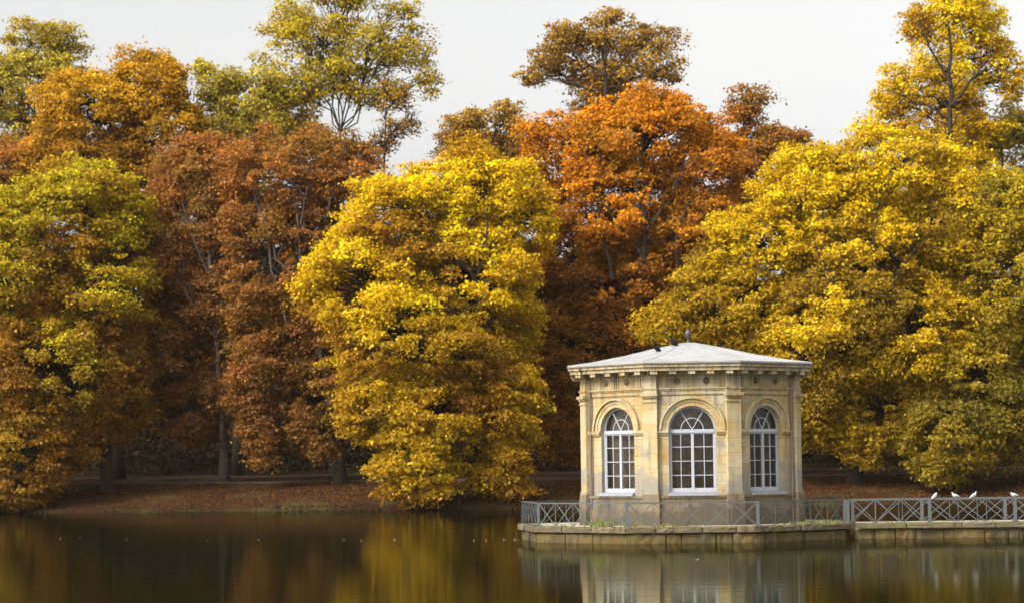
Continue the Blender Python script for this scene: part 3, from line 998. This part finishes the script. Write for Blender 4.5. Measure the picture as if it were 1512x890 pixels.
co.ring(octo(0.16), octo(-0.3), Z_FR1, Z_FR1 + 0.08)
co.ring(octo(0.24), octo(-0.3), Z_FR1 + 0.081, Z_COR)
co.ring(octo(0.62), octo(-0.3), Z_COR + 0.001, Z_COR + 0.16)
co.ring(octo(0.70), octo(-0.3), Z_COR + 0.161, Z_EAVE - 0.04)
for M, w in FR:
    ww = w + 0.5
    n = 5
    for i in range(n):
        u = (i - (n - 1) / 2) * ww / n
        co.box((u, 0.40, Z_COR - 0.07), (0.30, 0.36, 0.145), M)
co.build('cornice', TRIM, PAV, uv=True)
# pilasters on the eight corners
for k in range(8):
    x, y = oct0[k]
    a0 = math.atan2(y, x)
    n = Vector((math.cos(a0), math.sin(a0), 0))
    # outward direction halfway between the two faces
    f0, f1 = FR[k - 1][0], FR[k][0]
    n = (Vector((f0[0][1], f0[1][1], 0)) + Vector((f1[0][1], f1[1][1], 0))).normalized()
    t = Vector((-n.y, n.x, 0))
    M = Matrix(((t.x, n.x, 0, x), (t.y, n.y, 0, y), (0, 0, 1, 0), (0, 0, 0, 1)))
    p = pd = MB(M)
    W = 0.63
    D0 = -0.30

    def blk(w, out, z0, z1):
        p.box((0, (out + D0) / 2, (z0 + z1) / 2), (w, out - D0, z1 - z0))
    blk(W + 0.16, 0.17, 0.58, Z_PL - 0.16)
    blk(W + 0.10, 0.145, Z_PL - 0.16, Z_PL + 0.10)
    p.build('pedestal', PLINTH, PAV, uv=True)
    p = MB(M)
    blk(W + 0.04, 0.12, Z_PL + 0.10, Z_PL + 0.22)
    blk(W, 0.09, Z_PL + 0.22, 5.86)
    blk(W + 0.05, 0.135, 5.86, 5.92)
    blk(W, 0.093, 5.92, 6.05)
    blk(W + 0.07, 0.175, 6.05, 6.12)
    blk(W + 0.15, 0.235, 6.12, 6.24)
    blk(W + 0.02, 0.105, 6.24, Z_FR0 - 0.06)
    blk(W + 0.06, 0.145, Z_FR0 - 0.06, Z_FR0 + 0.012)
    blk(W - 0.03, 0.09, Z_FR0 + 0.012, Z_FR1)
    p.build('pilaster', TRIM, PAV, uv=True)
    for j in (-0.22, 0, 0.22):
        pass
# arch mouldings with their imposts
for M, w in FR:
    ar = MB(M)
    for r0, r1, dd in ((RO, RO + 0.17, 0.05), (RO + 0.171, RO + 0.31, 0.085), (RO + 0.311, RO + 0.40, 0.17)):
        vs, fs = [], []
        for a in ARC:
            for r, d in ((r0, 0.0), (r0, dd), (r1, dd), (r1, 0.0)):
                vs.append((r * math.cos(a), d, Z_SPR + r * math.sin(a)))
        for i in range(len(ARC) - 1):
            for j in range(3):
                fs.append((i * 4 + j, i * 4 + j + 1, i * 4 + j + 5, i * 4 + j + 4))
        fs.append((0, 3, 2, 1))
        ar.add(vs, fs)
    e = w / 2 - 0.30
    for s in (-1, 1):
        ar.box((s * (RO + e) / 2, 0.05, Z_SPR - 0.06), (e - RO, 0.16, 0.12))
        ar.box((s * (RO + e) / 2, 0.03, Z_SPR - 0.16), (e - RO - 0.04, 0.09, 0.08))
    ar.build('arch_moulding', TRIM, PAV, uv=True)
# windows
for k, (M, w) in enumerate(FR):
    wf = MB(M)
    d, r = -0.22, RO - 0.004
    zb, zt = Z_SILL + 0.05, Z_SPR - 0.12
    # outer frame
    for s in (-1, 1):
        wf.box((s * (r - 0.04), d, (zb + Z_SPR) / 2), (0.08, 0.10, Z_SPR - zb))
    wf.box((0, d, zb + 0.055), (2 * r - 0.16, 0.10, 0.11))
    wf.box((0, d + 0.02, Z_SPR - 0.055), (2 * r - 0.16, 0.14, 0.15))
    arcs = []
    for rr in (r, r - 0.08):
        arcs.append([(rr * math.cos(a), Z_SPR + rr * math.sin(a)) for a in ARC])
    vs, fs = [], []
    for i in range(len(ARC)):
        for (u, z), dd in ((arcs[0][i], d - 0.05), (arcs[0][i], d + 0.05), (arcs[1][i], d + 0.05), (arcs[1][i], d - 0.05)):
            vs.append((u, dd, z))
    for i in range(len(ARC) - 1):
        for j in range(4):
            j2 = (j + 1) % 4
            fs.append((i * 4 + j, i * 4 + j2, i * 4 + 4 + j2, i * 4 + 4 + j))
    wf.add(vs, fs)
    win = wf.build('window', WHITE, PAV)
    sash = MB(M)
    zb2, zt2 = zb + 0.11, Z_SPR - 0.13
    hw = r - 0.08
    sash.box((0, d + 0.015, (zb2 + zt2) / 2), (0.12, 0.09, zt2 - zb2))
    for s in (-1, 1):
        sash.box((s * (hw - 0.025), d, (zb2 + zt2) / 2), (0.05, 0.06, zt2 - zb2))
        sash.box((s * (hw + 0.06) / 2, d, (zb2 + zt2) / 2), (0.032, 0.045, zt2 - zb2))
        for z in (zb2 + 0.03, zt2 - 0.03):
            sash.box((s * (hw + 0.01) / 2, d + 0.002, z), (hw - 0.11, 0.055, 0.06))
        for q in (1, 2, 3):
            sash.box((s * (hw + 0.01) / 2, d + 0.003, zb2 + (zt2 - zb2) * q / 4), (hw - 0.11, 0.04, 0.032))
    sash.build('sash', WHITE, win)
    fan = MB(M)
    rr = 0.47
    z0 = Z_SPR + 0.02
    pts = [(rr * math.cos(a), d, z0 + rr * math.sin(a)) for a in ARC]
    for p0, p1 in zip(pts, pts[1:]):
        fan.bar(p0, p1, 0.035, 0.04, up=(0, 1, 0))
    for ang in (58, 122):
        a = R(ang)
        fan.bar((0, d + 0.004, z0), ((r - 0.06) * math.cos(a), d + 0.004, z0 + (r - 0.06) * math.sin(a)), 0.035, 0.045, up=(0, 1, 0))
    fan.build('fanlight_bars', WHITE, win)
    gl = MB(M)
    pts = [(-hw, d - 0.012, zb2), (hw, d - 0.012, zb2)] + [(hw * math.cos(a), d - 0.012, Z_SPR + hw * math.sin(a)) for a in ARC]
    gl.add(pts, [tuple(range(len(pts)))])
    gl.build('glass', GLASS, win)
    if k in (0, 1, 7):
        cu = MB(M)
        nn = 40
        vs, fs = [], []
        for i in range(nn + 1):
            u = -RO * 0.97 + 2 * RO * 0.97 * i / nn
            dd = d - 0.30 + 0.035 * math.sin(i * 1.9 + k) + 0.02 * math.sin(i * 0.7 + k * 2)
            vs += [(u, dd, Z_SILL + 0.03), (u, dd, Z_SPR + math.sqrt(max(0, RO * RO - u * u)) * 0.9)]
        fs = [(2 * i, 2 * i + 2, 2 * i + 3, 2 * i + 1) for i in range(nn)]
        cu.add(vs, fs)
        cu.build('curtain', CURT, win)
    if 2 <= k <= 6:  # boards added on the unseen sides, so no white sky shows through
        sh = MB(M)
        for i in range(12):
            sh.box(((i - 5.5) * 2 * RO / 12, d - 0.13 + 0.012 * (i % 2), (Z_SILL + Z_SPR + RO) / 2), (2 * RO / 12 - 0.006, 0.04, Z_SPR + RO - Z_SILL))
        sh.build('added_shutter', SHUT, win)
    sl = MB(M)
    sl.box((0, -0.10, Z_SILL + 0.01), (2 * RO - 0.01, 0.36, 0.07))
    sl.box((0, 0.14, Z_SILL - 0.055), (2 * RO + 0.10, 0.16, 0.10))
    sl.build('window_sill', SILLM, PAV)
# roof: sheets meeting at the hips, standing seams along them
E = 0.72
prof = [(1.0, Z_EAVE - 0.02), (1.0, Z_EAVE + 0.035), (0.80, Z_EAVE + 0.19), (0.55, Z_EAVE + 0.45), (0.28, Z_EAVE + 0.80), (0.035, Z_EAVE + 1.07)]
oe = octo(E)
rf = MB()
vs, fs = [], []
for s, z in prof:
    for x, y in oe:
        vs.append((x * s, y * s, z))
for i in range(len(prof) - 1):
    for k in range(8):
        k2 = (k + 1) % 8
        fs.append((i * 8 + k, i * 8 + k2, (i + 1) * 8 + k2, (i + 1) * 8 + k))
fs.append(tuple(len(vs) - 8 + k for k in range(8)))
fs.append(tuple(range(8))[::-1])
rf.add(vs, fs)
for k in range(8):
    rf.tube([(oe[k][0] * s, oe[k][1] * s, z + 0.006) for s, z in prof[1:]], 0.014, 6)
    k2 = (k + 1) % 8
    for u in (0.33, 0.67):
        x, y = oe[k][0] * (1 - u) + oe[k2][0] * u, oe[k][1] * (1 - u) + oe[k2][1] * u
        rf.tube([(x * s, y * s, z + 0.001) for s, z in prof[1:5]], 0.007, 5)
roof = rf.build('roof', ROOFM, PAV)
gu = MB()
gu.ring(octo(E + 0.025), octo(E - 0.07), Z_EAVE - 0.075, Z_EAVE - 0.021)
gu.build('gutter', PIPE, PAV)
fi = MB()
zt = Z_EAVE + 1.05
fi.lathe([(0.11, zt - 0.02), (0.11, zt + 0.04), (0.07, zt + 0.07), (0.04, zt + 0.12), (0.04, zt + 0.24), (0.08, zt + 0.27), (0.12, zt + 0.33), (0.135, zt + 0.41),
          (0.125, zt + 0.50), (0.08, zt + 0.57), (0.03, zt + 0.61), (0.012, zt + 0.66)], 18)
fi.build('finial', BALLM, roof, smooth=True)
# downpipes beside the outer pilasters
for k, u in ((7, -1), (1, 1)):
    M, w = FR[k]
    dp = MB(M)
    uu = u * (w / 2 - 0.47)
    dp.tube([(uu, 0.12, 0.72), (uu, 0.12, 6.9), (uu, 0.45, 7.05), (uu, 0.76, 7.40)], 0.05, 8)
    for z in (1.6, 2.6, 3.9, 5.2, 6.4):
        dp.tube([(uu, 0.12, z - 0.035), (uu, 0.12, z + 0.035)], 0.068, 8)
    dp.build('downpipe', PIPE, PAV)


# ------------------------------------------------------------------ terrace, causeway and railings (in the pavilion's own axes)
def loc(x, y, z=0):
    return Matrix.Translation((PX, YC, 0)) @ Matrix.Rotation(YAW, 4, 'Z') @ Vector((x, y, z))


def unloc(p):
    return Matrix.Rotation(-YAW, 4, 'Z') @ (p - Vector((PX, YC, 0)))


def plan(px, Y):
    p = unloc(at(px, 760, Y))
    return (p.x, p.y)


RL = [plan(772, YC + 2.6), plan(795, YC - 2.9), plan(926, YC - 6.55), plan(1119, YC - 6.6), plan(1247, YC - 3.3)]
RLR = [(6.6, 2.9), (2.75, 6.6), (-2.75, 6.6)]


def offset_poly(poly, d):
    out = []
    n = len(poly)
    for i in range(n):
        p0, p1, p2 = (Vector(poly[j % n]) for j in (i - 1, i, i + 1))
        e0, e1 = (p1 - p0).normalized(), (p2 - p1).normalized()
        n0, n1 = Vector((e0.y, -e0.x)), Vector((e1.y, -e1.x))
        b = (n0 + n1)
        b = b / max(0.3, (1 + n0.dot(n1)))
        out.append(tuple(p1 + b * d))
    return out


deck_poly = RL + RLR
TER = empty('stone_terrace', loc(0, 0), YAW)
tag(TER, 'low stone terrace with mossy coping standing in the water around the pavilion', 'terrace')
CAU = empty('stone_causeway', loc(0, 0), YAW)
tag(CAU, 'narrow stone causeway running right from the terrace above the water', 'causeway')


def blocks(mb, p0, p1, z0, z1, depth, rng, lmin=0.9, lmax=1.7, jit=0.02):
    """a course of separate stones along p0-p1, the face on the line, going inwards"""
    p0, p1 = Vector((*p0, 0)), Vector((*p1, 0))
    d = p1 - p0
    ln = d.length
    d.normalize()
    n = Vector((d.y, -d.x, 0))
    u = 0.0
    while u < ln - 0.02:
        l = min(rng.uniform(lmin, lmax), ln - u)
        if ln - u - l < 0.4:
            l = ln - u
        j = rng.uniform(-jit, jit)
        zt = z1 + rng.uniform(-jit, jit) * 0.4
        g = rng.uniform(0.008, 0.03)
        ns = 6
        st = len(mb.v)
        vs_, fs_ = [], []
        for q in range(ns + 1):
            b0 = p0 + d * (u + g + (l - 2 * g) * q / ns)
            e = 0.03 if q in (0, ns) else 0.0
            o1, o2, o3 = (n * (j - e + rng.uniform(-jit, jit) * 0.55) for _ in range(3))
            zz = zt + rng.uniform(-jit, jit) * 0.5 - e * 0.6
            rows = [(b0 + o1, z0), (b0 + o1, z0 + (zt - z0) * 0.35), (b0 + o2, z0 + (zt - z0) * 0.7), (b0 + o3 - n * 0.012, zz - 0.03), (b0 + o3 - n * 0.045, zz), (b0 - n * depth, zt), (b0 - n * depth, z0)]
            vs_ += [(w.x, w.y, z) for w, z in rows]
        for q in range(ns):
            for r_ in range(6):
                fs_.append((q * 7 + r_, q * 7 + 7 + r_, q * 7 + 8 + r_, q * 7 + r_ + 1))
        fs_.append(tuple(range(7))[::-1])
        fs_.append(tuple(ns * 7 + r_ for r_ in range(7)))
        mb.add(vs_, fs_)
        u += l


slab = offset_poly(deck_poly, 0.24)
basep = offset_poly(deck_poly, 0.09)
core = offset_poly(deck_poly, -0.30)
rb = random.Random(3)
cop, bas = MB(), MB()
for i in range(8):
    j = (i + 1) % 8
    blocks(cop, slab[i], slab[j], 0.445, Z_DECK, 0.52, rb, 0.7, 1.9, jit=0.04)
    blocks(bas, basep[i], basep[j], -0.6, 0.395, 0.40, rb, 0.5, 1.7, 0.055)
cop.build('coping', COPING, TER, uv=True)
bas.build('base_course', BASE, TER, uv=True)
pv = MB()
pv.prism(core, -0.6, Z_DECK - 0.012)
pv.build('paving', PAVE, TER)
# causeway: straight on to the right, past the picture's edge
cy0 = RL[4][1]
cx0 = RL[4][0] + 0.12
CX1 = 30.0
cw = 3.1
cs = MB()
blocks(cs, (cx0 + 0.30, cy0 - 0.16), (CX1, cy0 - 0.16), 0.445, Z_DECK - 0.02, 0.5, rb, 1.2, 2.4, 0.03)
cs.build('coping', COPING, CAU, uv=True)
cs = MB()
blocks(cs, (CX1, cy0 + cw), (cx0 + 0.30, cy0 + cw), 0.40, Z_DECK - 0.02, 0.5, rb, 1.2, 2.4, 0.03)
cs.build('coping', COPING, CAU, uv=True)
cb = MB()
blocks(cb, (cx0 + 0.30, cy0 + 0.06), (CX1, cy0 + 0.06), -0.6, 0.385, 0.4, rb, 0.5, 1.8, 0.06)
cb.build('base_course', BASE, CAU, uv=True)
cb = MB()
blocks(cb, (CX1, cy0 + cw - 0.2), (cx0 + 0.30, cy0 + cw - 0.2), -0.6, 0.385, 0.4, rb, 0.5, 1.8, 0.06)
cb.build('base_course', BASE, CAU, uv=True)
cp = MB()
cp.box(((cx0 + CX1) / 2 + 0.25, cy0 + cw / 2 - 0.07, 0.03), (CX1 - cx0 - 0.6, cw - 0.75, 1.26))
cp.build('paving', PAVE, CAU)

HR = 1.0


def railing(name, label, pts, nb, z=Z_DECK, group='blue grey railings', wide=None):
    root = empty(name, loc(pts[0][0], pts[0][1], 0), YAW)
    tag(root, label, 'railing', group)
    O = Vector((pts[0][0], pts[0][1], 0))
    P = [Vector((x, y, 0)) - O for x, y in pts]
    zt = z + HR
    for p in P:
        b = MB()
        b.box((p.x, p.y, z + HR / 2 - 0.02), (0.13, 0.13, HR + 0.03))
        b.box((p.x, p.y, z + 0.02), (0.22, 0.22, 0.04))
        b.build('post', RAILM, root)
    for i in range(len(P) - 1):
        p, q = P[i], P[i + 1]
        d = (q - p).normalized()
        b = MB()
        b.bar(p + d * 0.066 + Vector((0, 0, zt - 0.03)), q - d * 0.066 + Vector((0, 0, zt - 0.03)), 0.075, 0.055)
        b.build('top_rail', RAILM, root)
        n = nb[i]
        side = Vector((d.y, -d.x, 0))
        for k in range(n):
            a, c = p.lerp(q, k / n), p.lerp(q, (k + 1) / n)
            b = MB()
            z0, z1 = z + 0.03, zt - 0.06
            b.bar(a + d * 0.05 + Vector((0, 0, z0)) + side * 0.011, c - d * 0.05 + Vector((0, 0, z1)) + side * 0.011, 0.014, 0.040)
            b.bar(a + d * 0.05 + Vector((0, 0, z1)) - side * 0.011, c - d * 0.05 + Vector((0, 0, z0)) - side * 0.011, 0.014, 0.040)
            b.build('cross_brace', RAILM, root)
            if k:
                b = MB()
                b.bar(a + Vector((0, 0, z - 0.02)), a + Vector((0, 0, zt - 0.05)), 0.026, 0.026, up=tuple(side))
                b.build('upright', RAILM, root)
    return root


railing('terrace_railing', 'blue grey railing of crossed bars wrapping the terrace in front of the pavilion', RL, [5, 5, 5, 5])
railing('terrace_railing', 'blue grey crossed bar railing on the rear edge of the terrace seen past the pavilion', [RL[0], RLR[2], RLR[1], RLR[0]], [5, 5, 5])
ca = [RL[4]]
for pxx in (1372, 1497, 1622, 1750):
    ca.append((plan(pxx, YC - 3.3)[0], RL[4][1]))
railing('causeway_railing', 'near railing of the causeway with the white gulls sitting on it', [(ca[0][0] + 0.14, ca[0][1])] + ca[1:], [3, 3, 3, 3], z=Z_DECK - 0.02)
railing('causeway_railing', 'far side railing of the causeway seen through the near one', [(x, y + cw - 0.35) for x, y in ([(ca[0][0] + 0.6, ca[0][1])] + ca[1:])], [3, 3, 3, 3], z=Z_DECK - 0.02)


# weeds on the coping
def weeds():
    rg = np.random.default_rng(9)
    q, col = [], []
    spots = []
    for px, n, h in ((897, 40, 0.3), (890, 25, 0.38), (943, 26, 0.16), (975, 30, 0.16), (1003, 22, 0.14), (840, 14, 0.14), (1172, 40, 0.16), (1205, 60, 0.16), (1232, 40, 0.16), (1305, 14, 0.12), (1440, 12, 0.12)):
        spots.append((px, n, h))
    for px, n, h in spots:
        if px < 926:
            u = (px - 795) / (926 - 795)
            b = Vector(RL[1]).lerp(Vector(RL[2]), u)
        elif px < 1119:
            b = Vector(RL[2]).lerp(Vector(RL[3]), (px - 926) / 193)
        elif px < 1247:
            b = Vector(RL[3]).lerp(Vector(RL[4]), (px - 1119) / 128)
        else:
            b = Vector((plan(px, YC - 3.3)[0], RL[4][1]))
        for _ in range(n):
            x, y = b.x + rg.normal() * 0.32, b.y + 0.12 + rg.uniform(-0.12, 0.45)
            p = loc(x, y, Z_DECK - 0.02)
            hh = h * rg.uniform(0.4, 1.1)
            w = rg.uniform(0.012, 0.035)
            lx, ly = rg.normal() * 0.10, rg.normal() * 0.08
            q.append([(p.x - w, p.y, p.z), (p.x + w, p.y, p.z), (p.x + lx + w * .4, p.y + ly, p.z + hh), (p.x + lx - w * .4, p.y + ly, p.z + hh)])
            col.append(np.array([(0.16, 0.19, 0.03), (0.22, 0.22, 0.04), (0.09, 0.12, 0.02)][rg.integers(3)]) * rg.uniform(0.7, 1.2))
    o = quads_object('weeds', np.array(q), np.array(col), LITTER)
    kind(o, 'stuff')
    o['label'] = 'green weeds sprouting along the terrace coping'
    o['category'] = 'weeds'


weeds()


# ------------------------------------------------------------------ birds
def bird(name, label, p, heading, L_, body_m, wing_m, group, pitch=0.2, turn=0.0, upright=0.0, beak_m=None, cat='bird', tuck=False):
    """one continuous body (tail, trunk, neck and head), wings, beak and legs; built looking along +x, feet at the origin"""
    root = empty(name, p, heading)
    tag(root, label, cat, group)
    hz = 0.30 * L_
    ups = upright
    cen = [(-0.56, -0.03, 0.012), (-0.44, -0.01, 0.045), (-0.28, 0.01, 0.12), (-0.10, 0.0, 0.185), (0.08, 0.01, 0.205), (0.22, 0.07, 0.17), (0.28, 0.16, 0.105), (0.30, 0.22, 0.092), (0.32, 0.28, 0.098), (0.345, 0.315, 0.085), (0.385, 0.325, 0.05), (0.41, 0.32, 0.012)]
    ca_, sa_ = math.cos(pitch + ups), math.sin(pitch + ups)
    pts, rad = [], []
    for i, (x, z, r) in enumerate(cen):
        if i < 6:
            X, Z = x * ca_ - z * sa_, x * sa_ + z * ca_
        else:
            bx, bz = cen[5][0] * ca_ - cen[5][1] * sa_, cen[5][0] * sa_ + cen[5][1] * ca_
            k = 0.55 if tuck else 1.0
            X, Z = bx + (x - cen[5][0]) * (1.0 if not tuck else 0.9), bz + (z - cen[5][1]) * k
        yy = 0.0
        if i >= 7 and turn:
            ox = pts[6][0] / L_
            dx = X - ox
            X, yy = ox + dx * math.cos(turn), dx * math.sin(turn)
        pts.append((X * L_, yy * L_, Z * L_ + hz))
        rad.append(r * L_)
    b = MB()
    b.tube(pts, rad, 12)
    b.build('body', body_m, root, smooth=True)
    tip = Vector(pts[-1])
    dirv = (Vector(pts[-1]) - Vector(pts[-3]))
    dirv.z *= 0.2
    dirv.normalize()
    k = MB()
    k.tube([tip - dirv * 0.03 * L_, tip + dirv * 0.05 * L_, tip + dirv * 0.12 * L_ - Vector((0, 0, 0.015 * L_))], [0.028 * L_, 0.02 * L_, 0.004 * L_], 6)
    k.build('beak', beak_m or wing_m, root)
    for s in (-1, 1):
        wv = MB()
        wp, wr = [], []
        for x, z, r in ((0.16, 0.05, 0.03), (0.06, 0.06, 0.085), (-0.15, 0.04, 0.08), (-0.38, 0.0, 0.045), (-0.62, -0.03, 0.008)):
            X, Z = x * ca_ - z * sa_, x * sa_ + z * ca_
            o = 0.14 if x > -0.3 else (0.075 if x > -0.5 else 0.03)
            wp.append((X * L_, s * o * L_, Z * L_ + hz))
            wr.append(r * L_)
        wv.tube(wp, wr, 8)
        wv.build('wing', wing_m, root, smooth=True)
        lg = MB()
        lg.tube([(0.02 * L_, s * 0.06 * L_, hz - 0.10 * L_), (0.03 * L_, s * 0.06 * L_, 0.02 * L_), (0.03 * L_, s * 0.06 * L_, 0.0)], 0.012 * L_, 5)
        for a in (-0.5, 0, 0.5):
            lg.tube([(0.03 * L_, s * 0.06 * L_, 0.006), (0.03 * L_ + 0.10 * L_ * math.cos(a), s * 0.06 * L_ + 0.10 * L_ * math.sin(a), 0.006)], 0.008 * L_, 4)
        lg.build('leg', beak_m or wing_m, root)
    return root


GY = RL[4][1]
zr = Z_DECK - 0.02 + HR - 0.003
for px, hd, lab, up, turn, tuck in (
        (1380, R(35), 'white gull on the causeway railing, hunched upright over the post, leftmost of the four', 0.45, 0.0, True),
        (1410, R(180), 'white gull facing left with its tail out, second from left on the causeway railing', 0.05, 0.0, False),
        (1437, R(20), 'white gull facing right with raised head, third along the causeway railing', 0.30, 0.0, False),
        (1496, R(172), 'white gull sitting apart at the right end of the causeway railing facing left', 0.0, 0.0, True)):
    x = plan(px, YC - 3.3)[0]
    bird('gull', lab, loc(x, GY, zr), hd + YAW, 0.38, GULLW, GULLW if up > 0.1 else GULLG, 'gulls on the railing', 0.12, turn, up, BEAK, 'gull', tuck)


def roof_z(x, y):
    for i in range(8):
        pass
    # scale of the octagon through this point
    s = 0
    for k in range(8):
        p, q = Vector(oe[k]), Vector(oe[(k + 1) % 8])
        e = (q - p).normalized()
        n = Vector((e.y, -e.x))
        s = max(s, Vector((x, y)).dot(n) / p.dot(n))
    pr = prof[1:]
    for (s0, z0), (s1, z1) in zip(pr, pr[1:]):
        if s1 <= s <= s0:
            return z0 + (z1 - z0) * (s0 - s) / (s0 - s1)
    return prof[-1][1]


for px, yl, hd, lab, up in ((974, -1.6, R(165), 'dark pigeon lowest on the left slope of the pavilion roof', 0.75),
                            (999, -0.75, R(165), 'dark pigeon on the roof nearest to the left of the ball finial', 0.6),
                            (1067, 0.95, R(60), 'dark pigeon half hidden behind the right slope of the pavilion roof', 0.8)):
    p = plan(px, YC + yl)
    bird('pigeon', lab, loc(p[0], p[1], roof_z(p[0], p[1]) - 0.01), hd, 0.60, CROW, CROW, 'pigeons on the pavilion roof', 0.1, 0, up)

# nest in the tall brown tree
np_ = at(951, 42, 222)
nb_ = MB()
rr_ = random.Random(4)
for i in range(150):
    a = Vector((rr_.gauss(0, 1), rr_.gauss(0, 1), rr_.gauss(0, 1))).normalized()
    t = a.cross(Vector((rr_.gauss(0, 1), rr_.gauss(0, 1), rr_.gauss(0, 1)))).normalized()
    c = a * 0.42 * rr_.uniform(0.5, 1)
    nb_.tube([c - t * 0.35, c + a * 0.04, c + t * 0.35], 0.02, 3)
nest = nb_.build('bird_nest', TWIG)
nest.location = np_
tag(nest, 'dark round nest of twigs high in the tallest brown tree', 'nest')

# small pale leaves afloat on the pond
FLO = simple('bleached_leaf', (0.36, 0.34, 0.29), 0.7, 0.1, 5)
fl_src = None
for px, py, s in ((89, 794, 1), (118, 793, .8), (187, 795, 1), (306, 797, .8), (382, 796, 1.2), (508, 796, 1), (583, 796, 1.2), (717, 797, 1.1), (745, 796, 1.1), (759, 796, 1), (764, 797, 1.2), (1029, 825, 1), (699, 797, .7), (533, 797, .7)):
    Yd = CZ * F / ((py - 445 + (px - 756) * ROLL) + 445 - HOR)
    p = at(px, py, Yd)
    if fl_src is None:
        b = MB()
        vs = [(0, 0, 0)] + [((0.085 + 0.02 * (i % 2)) * math.cos(i * math.pi / 5), 0.06 * math.sin(i * math.pi / 5), 0.035 + 0.02 * math.cos(i * 1.3)) for i in range(10)]
        b.add(vs, [(0, 1 + i, 1 + (i + 1) % 10) for i in range(10)])
        fl_src = o = b.build('floating_leaf', FLO)
    else:
        o = fl_src.copy()
        C.objects.link(o)
    o.location = (p.x, p.y, 0.005)
    o.rotation_euler.z = px * 0.37
    o.scale = (s * 0.75, s * 0.75, s * 0.75)
    tag(o, 'tiny pale curled leaf floating on the dark pond left of the terrace', 'leaf', 'pale leaves afloat on the pond')

hz = MB()
hz.box((0, 650, 26), (1990, 2360, 66))
hm_ = bpy.data.materials.new('haze_air')
hm_.use_nodes = True
hn = hm_.node_tree
hn.nodes.remove(hn.nodes['Principled BSDF'])
pv_ = N(hn, 'ShaderNodeVolumePrincipled')
pv_.inputs['Color'].default_value = (0.97, 0.88, 0.70, 1)
pv_.inputs['Density'].default_value = 0.000035
L(hn, pv_.outputs[0], hn.nodes['Material Output'].inputs['Volume'])
kind(hz.build('haze', hm_), 'stuff')

# ------------------------------------------------------------------ light, sky, camera
W = bpy.data.worlds.new('World')
SC.world = W
W.use_nodes = True
nt = W.node_tree
bg = nt.nodes['Background']
sky = N(nt, 'ShaderNodeTexSky', sky_type='NISHITA')
sky.sun_disc = False
el = math.asin(SUNV.z)
az = math.atan2(SUNV.x, SUNV.y)
sky.sun_elevation = el
sky.sun_rotation = az
sky.air_density = 1.0
sky.dust_density = 4.0
sky.ozone_density = 1.0
hs = N(nt, 'ShaderNodeHueSaturation', i_Saturation=0.07, i_Value=1.0)
L(nt, sky.outputs[0], hs.inputs['Color'])
gt = N(nt, 'ShaderNodeNewGeometry')
sx = N(nt, 'ShaderNodeSeparateXYZ')
L(nt, gt.outputs['Incoming'], sx.inputs[0])
ab = N(nt, 'ShaderNodeMath', operation='ABSOLUTE')
L(nt, sx.outputs[2], ab.inputs[0])
mr = N(nt, 'ShaderNodeMapRange', interpolation_type='SMOOTHSTEP')
mr.inputs[1].default_value, mr.inputs[2].default_value = 0.2, 0.9
mr.inputs[3].default_value, mr.inputs[4].default_value = 1.0, 2.9
L(nt, ab.outputs[0], mr.inputs[0])
# faint cloud veil
tcw = N(nt, 'ShaderNodeTexCoord')
mpw = N(nt, 'ShaderNodeMapping')
mpw.inputs['Scale'].default_value = (1, 1, 2.5)
L(nt, tcw.outputs['Generated'], mpw.inputs[0])
nw = N(nt, 'ShaderNodeTexNoise', i_Scale=5.0, i_Detail=5.0, i_Roughness=0.5)
L(nt, mpw.outputs[0], nw.inputs['Vector'])
veil = ramp(nt, nw.outputs['Fac'], [(0.35, (0.975, 0.975, 0.97)), (0.65, (1.03, 1.015, 0.985))])
mlt = N(nt, 'ShaderNodeVectorMath', operation='SCALE')
L(nt, mixc(nt, 1.0, hs.outputs[0], veil, 'MULTIPLY'), mlt.inputs[0])
L(nt, mr.outputs[0], mlt.inputs['Scale'])
L(nt, mlt.outputs[0], bg.inputs[0])
bg.inputs[1].default_value = 0.125
sun = bpy.data.lights.new('sun', 'SUN')
sun.energy = 1.35
sun.angle = R(12)
sun.color = (1.0, 0.90, 0.72)
so = bpy.data.objects.new('sun', sun)
C.objects.link(so)
so.rotation_euler = (-SUNV).to_track_quat('-Z', 'Y').to_euler()

cd = bpy.data.cameras.new('camera')
cd.sensor_width = 36
cd.lens = 36 * F / 1512
cd.clip_start = 1
cd.clip_end = 4000
cam = bpy.data.objects.new('camera', cd)
C.objects.link(cam)
cd.dof.use_dof = True
cd.dof.focus_distance = 102
cd.dof.aperture_fstop = 0.9
cam.matrix_world = Matrix.Translation(CAM) @ Matrix.Rotation(math.pi / 2 + PITCH, 4, 'X') @ Matrix.Rotation(-ROLL, 4, 'Z')
SC.camera = cam
vs_ = SC.view_settings
vs_.view_transform = 'Standard'
vs_.look = 'None'
vs_.exposure = 0.95
vs_.gamma = 1
cy = SC.cycles
cy.max_bounces = 6
cy.diffuse_bounces = 3
cy.glossy_bounces = 3
cy.transmission_bounces = 4
cy.transparent_max_bounces = 8
cy.use_denoising = True

print('leaves', tree_count[0])
